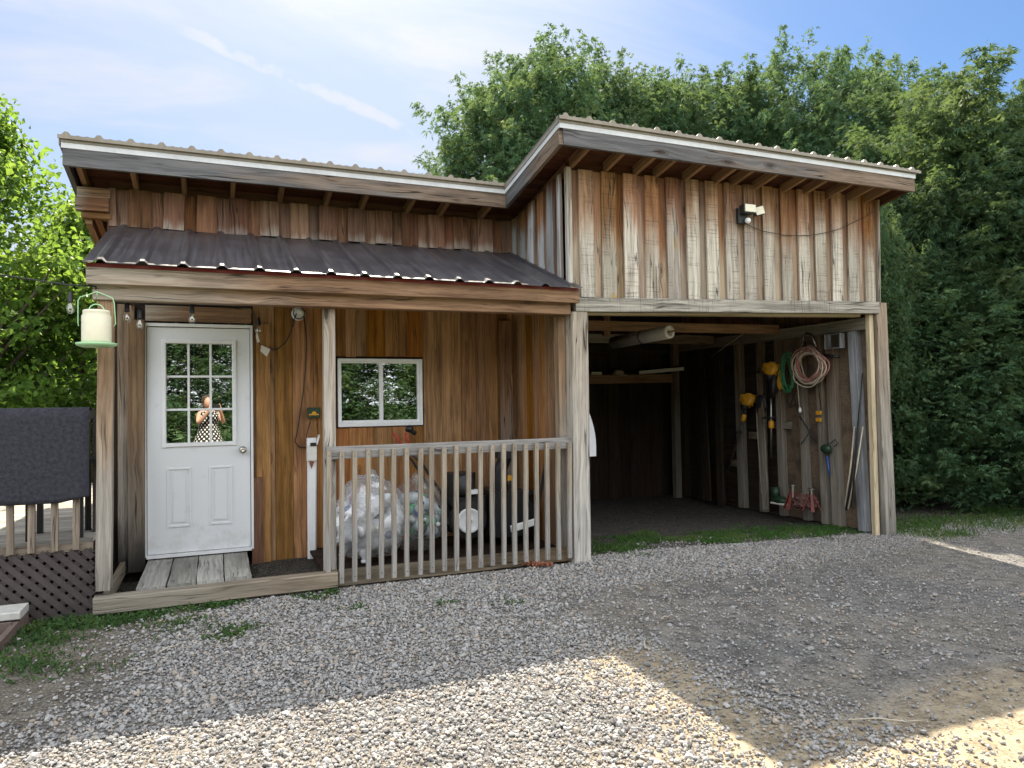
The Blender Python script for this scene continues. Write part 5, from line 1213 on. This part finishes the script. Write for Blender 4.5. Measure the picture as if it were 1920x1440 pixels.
# ------------------------------------------------------------------ light, sky, camera
SKYC = [(2.05, 2.16, 2.42), (3.9, 3.9, 3.9), (.25, .33, .415), (6.5, 6.75, 7.15)]
AZ, EL = rad(11.4), rad(50.1)
sund = V((math.cos(EL)*math.sin(AZ), math.cos(EL)*math.cos(AZ), math.sin(EL)))
ld = bpy.data.lights.new('sun', 'SUN'); ld.energy = 5.0; ld.angle = rad(.5); ld.color = (1, .90, .74)
lo = bpy.data.objects.new('sun', ld); COL.objects.link(lo); lo.rotation_euler = sund.to_track_quat('Z', 'Y').to_euler(); lo.location = (3, 10, 14)
w = bpy.data.worlds.new('World'); SC.world = w; w.use_nodes = True; nt = w.node_tree; nt.nodes.clear(); g = G(nt)
sky = nt.nodes.new('ShaderNodeTexSky'); sky.sky_type = 'NISHITA'; sky.sun_disc = False; sky.sun_elevation = EL; sky.sun_rotation = AZ; sky.air_density = 1.0; sky.dust_density = .6; sky.ozone_density = 1.2
d = g('ShaderNodeTexCoord', out=0)
sep = nt.nodes.new('ShaderNodeSeparateXYZ'); g.set(sep.inputs[0], d)
zc = g.m('ADD', g.m('MAXIMUM', sep.outputs[2], 0.0), .12)
pl = g.xyz(g.m('DIVIDE', sep.outputs[0], zc), g.m('DIVIDE', sep.outputs[1], zc), 0.0)      # flat cloud layer overhead
mp = nt.nodes.new('ShaderNodeMapping'); g.set(mp.inputs[0], pl); mp.inputs['Rotation'].default_value = (0, 0, rad(-40)); mp.inputs['Scale'].default_value = (.55, 1.7, 1)
c1 = g.noise(mp.outputs[0], 1.1, 8, .58, .6); c2 = g.noise(pl, .55, 5, .55, .3)
sund_n = g('ShaderNodeVectorMath', {0: d, 1: tuple(sund)}, out=1, operation='DOT_PRODUCT')
side = g('ShaderNodeVectorMath', {0: d, 1: tuple(V((CR.x, CR.y, 0)))}, out=1, operation='DOT_PRODUCT')
up = sep.outputs[2]
veil = g.m('MULTIPLY', g.sm(side, .34, -.22), g.sm(c2, .22, .62))
wisps = g.m('MULTIPLY', g.sm(c1, .42, .70), g.sm(side, .72, -.1))
na = ray(430, 95).normalized(); nb = ray(812, 262).normalized(); nn = na.cross(nb).normalized()
tr = g('ShaderNodeVectorMath', {0: d, 1: tuple(nn)}, out=1, operation='DOT_PRODUCT'); tr = g.m('ADD', tr, g.m('MULTIPLY', g.m('SUBTRACT', g.noise(d, 9, 4, .6), .5), .02))
trail = g.m('MULTIPLY', g.sm(g.m('ABSOLUTE', tr), .018, .003), g.sm(side, -.04, -.16)); trail = g.m('MULTIPLY', g.m('MULTIPLY', trail, g.sm(side, -.46, -.34)), g.sm(g.noise(d, 14, 5, .6), .10, .5))
cl = g.m('MAXIMUM', g.m('ADD', g.m('ADD', g.m('MULTIPLY', g.m('POWER', g.m('MAXIMUM', sund_n, 0), 9), .55), g.m('MULTIPLY', veil, .55)), g.m('MULTIPLY', wisps, .55), clamp=True), g.m('MULTIPLY', trail, .95))
glow = g.m('POWER', g.m('MAXIMUM', sund_n, 0), 18)
cloudc = g.mix(glow, SKYC[0], SKYC[1])
blue = g.mix(1.0, sky.outputs[0], SKYC[2], 'MULTIPLY')
colr = g.mix(cl, blue, cloudc)
# bright cloud added out of view, overhead and behind, to fill the shade
fill_bank = g.m('MAXIMUM', g.sm(up, .78, .96), g.sm(sep.outputs[1], .10, -.35))
fill_bank = g.m('MULTIPLY', fill_bank, g.sm(c2, .1, .5, .7, 1.0))
colr = g.mix(fill_bank, colr, SKYC[3])
bg = nt.nodes.new('ShaderNodeBackground'); g.set(bg.inputs[0], colr); bg.inputs[1].default_value = .12
ow = nt.nodes.new('ShaderNodeOutputWorld'); nt.links.new(bg.outputs[0], ow.inputs[0])
cd_ = bpy.data.cameras.new('camera'); cam = bpy.data.objects.new('camera', cd_); COL.objects.link(cam); SC.camera = cam
cd_.sensor_width = 36; cd_.lens = 36*FPX/1920; cd_.clip_start = .02; cd_.clip_end = 3000
mx = Matrix((CR, CU, -CF)).transposed().to_4x4(); mx.translation = CAM; cam.matrix_world = mx
SC.view_settings.view_transform = 'Standard'; SC.view_settings.look = 'None'; SC.view_settings.gamma = 1; SC.view_settings.exposure = 1.68
SC.render.resolution_x = 1024; SC.render.resolution_y = 768
SC.cycles.max_bounces = 6; SC.cycles.diffuse_bounces = 3; SC.cycles.transparent_max_bounces = 16; SC.cycles.caustics_reflective = False; SC.cycles.caustics_refractive = False
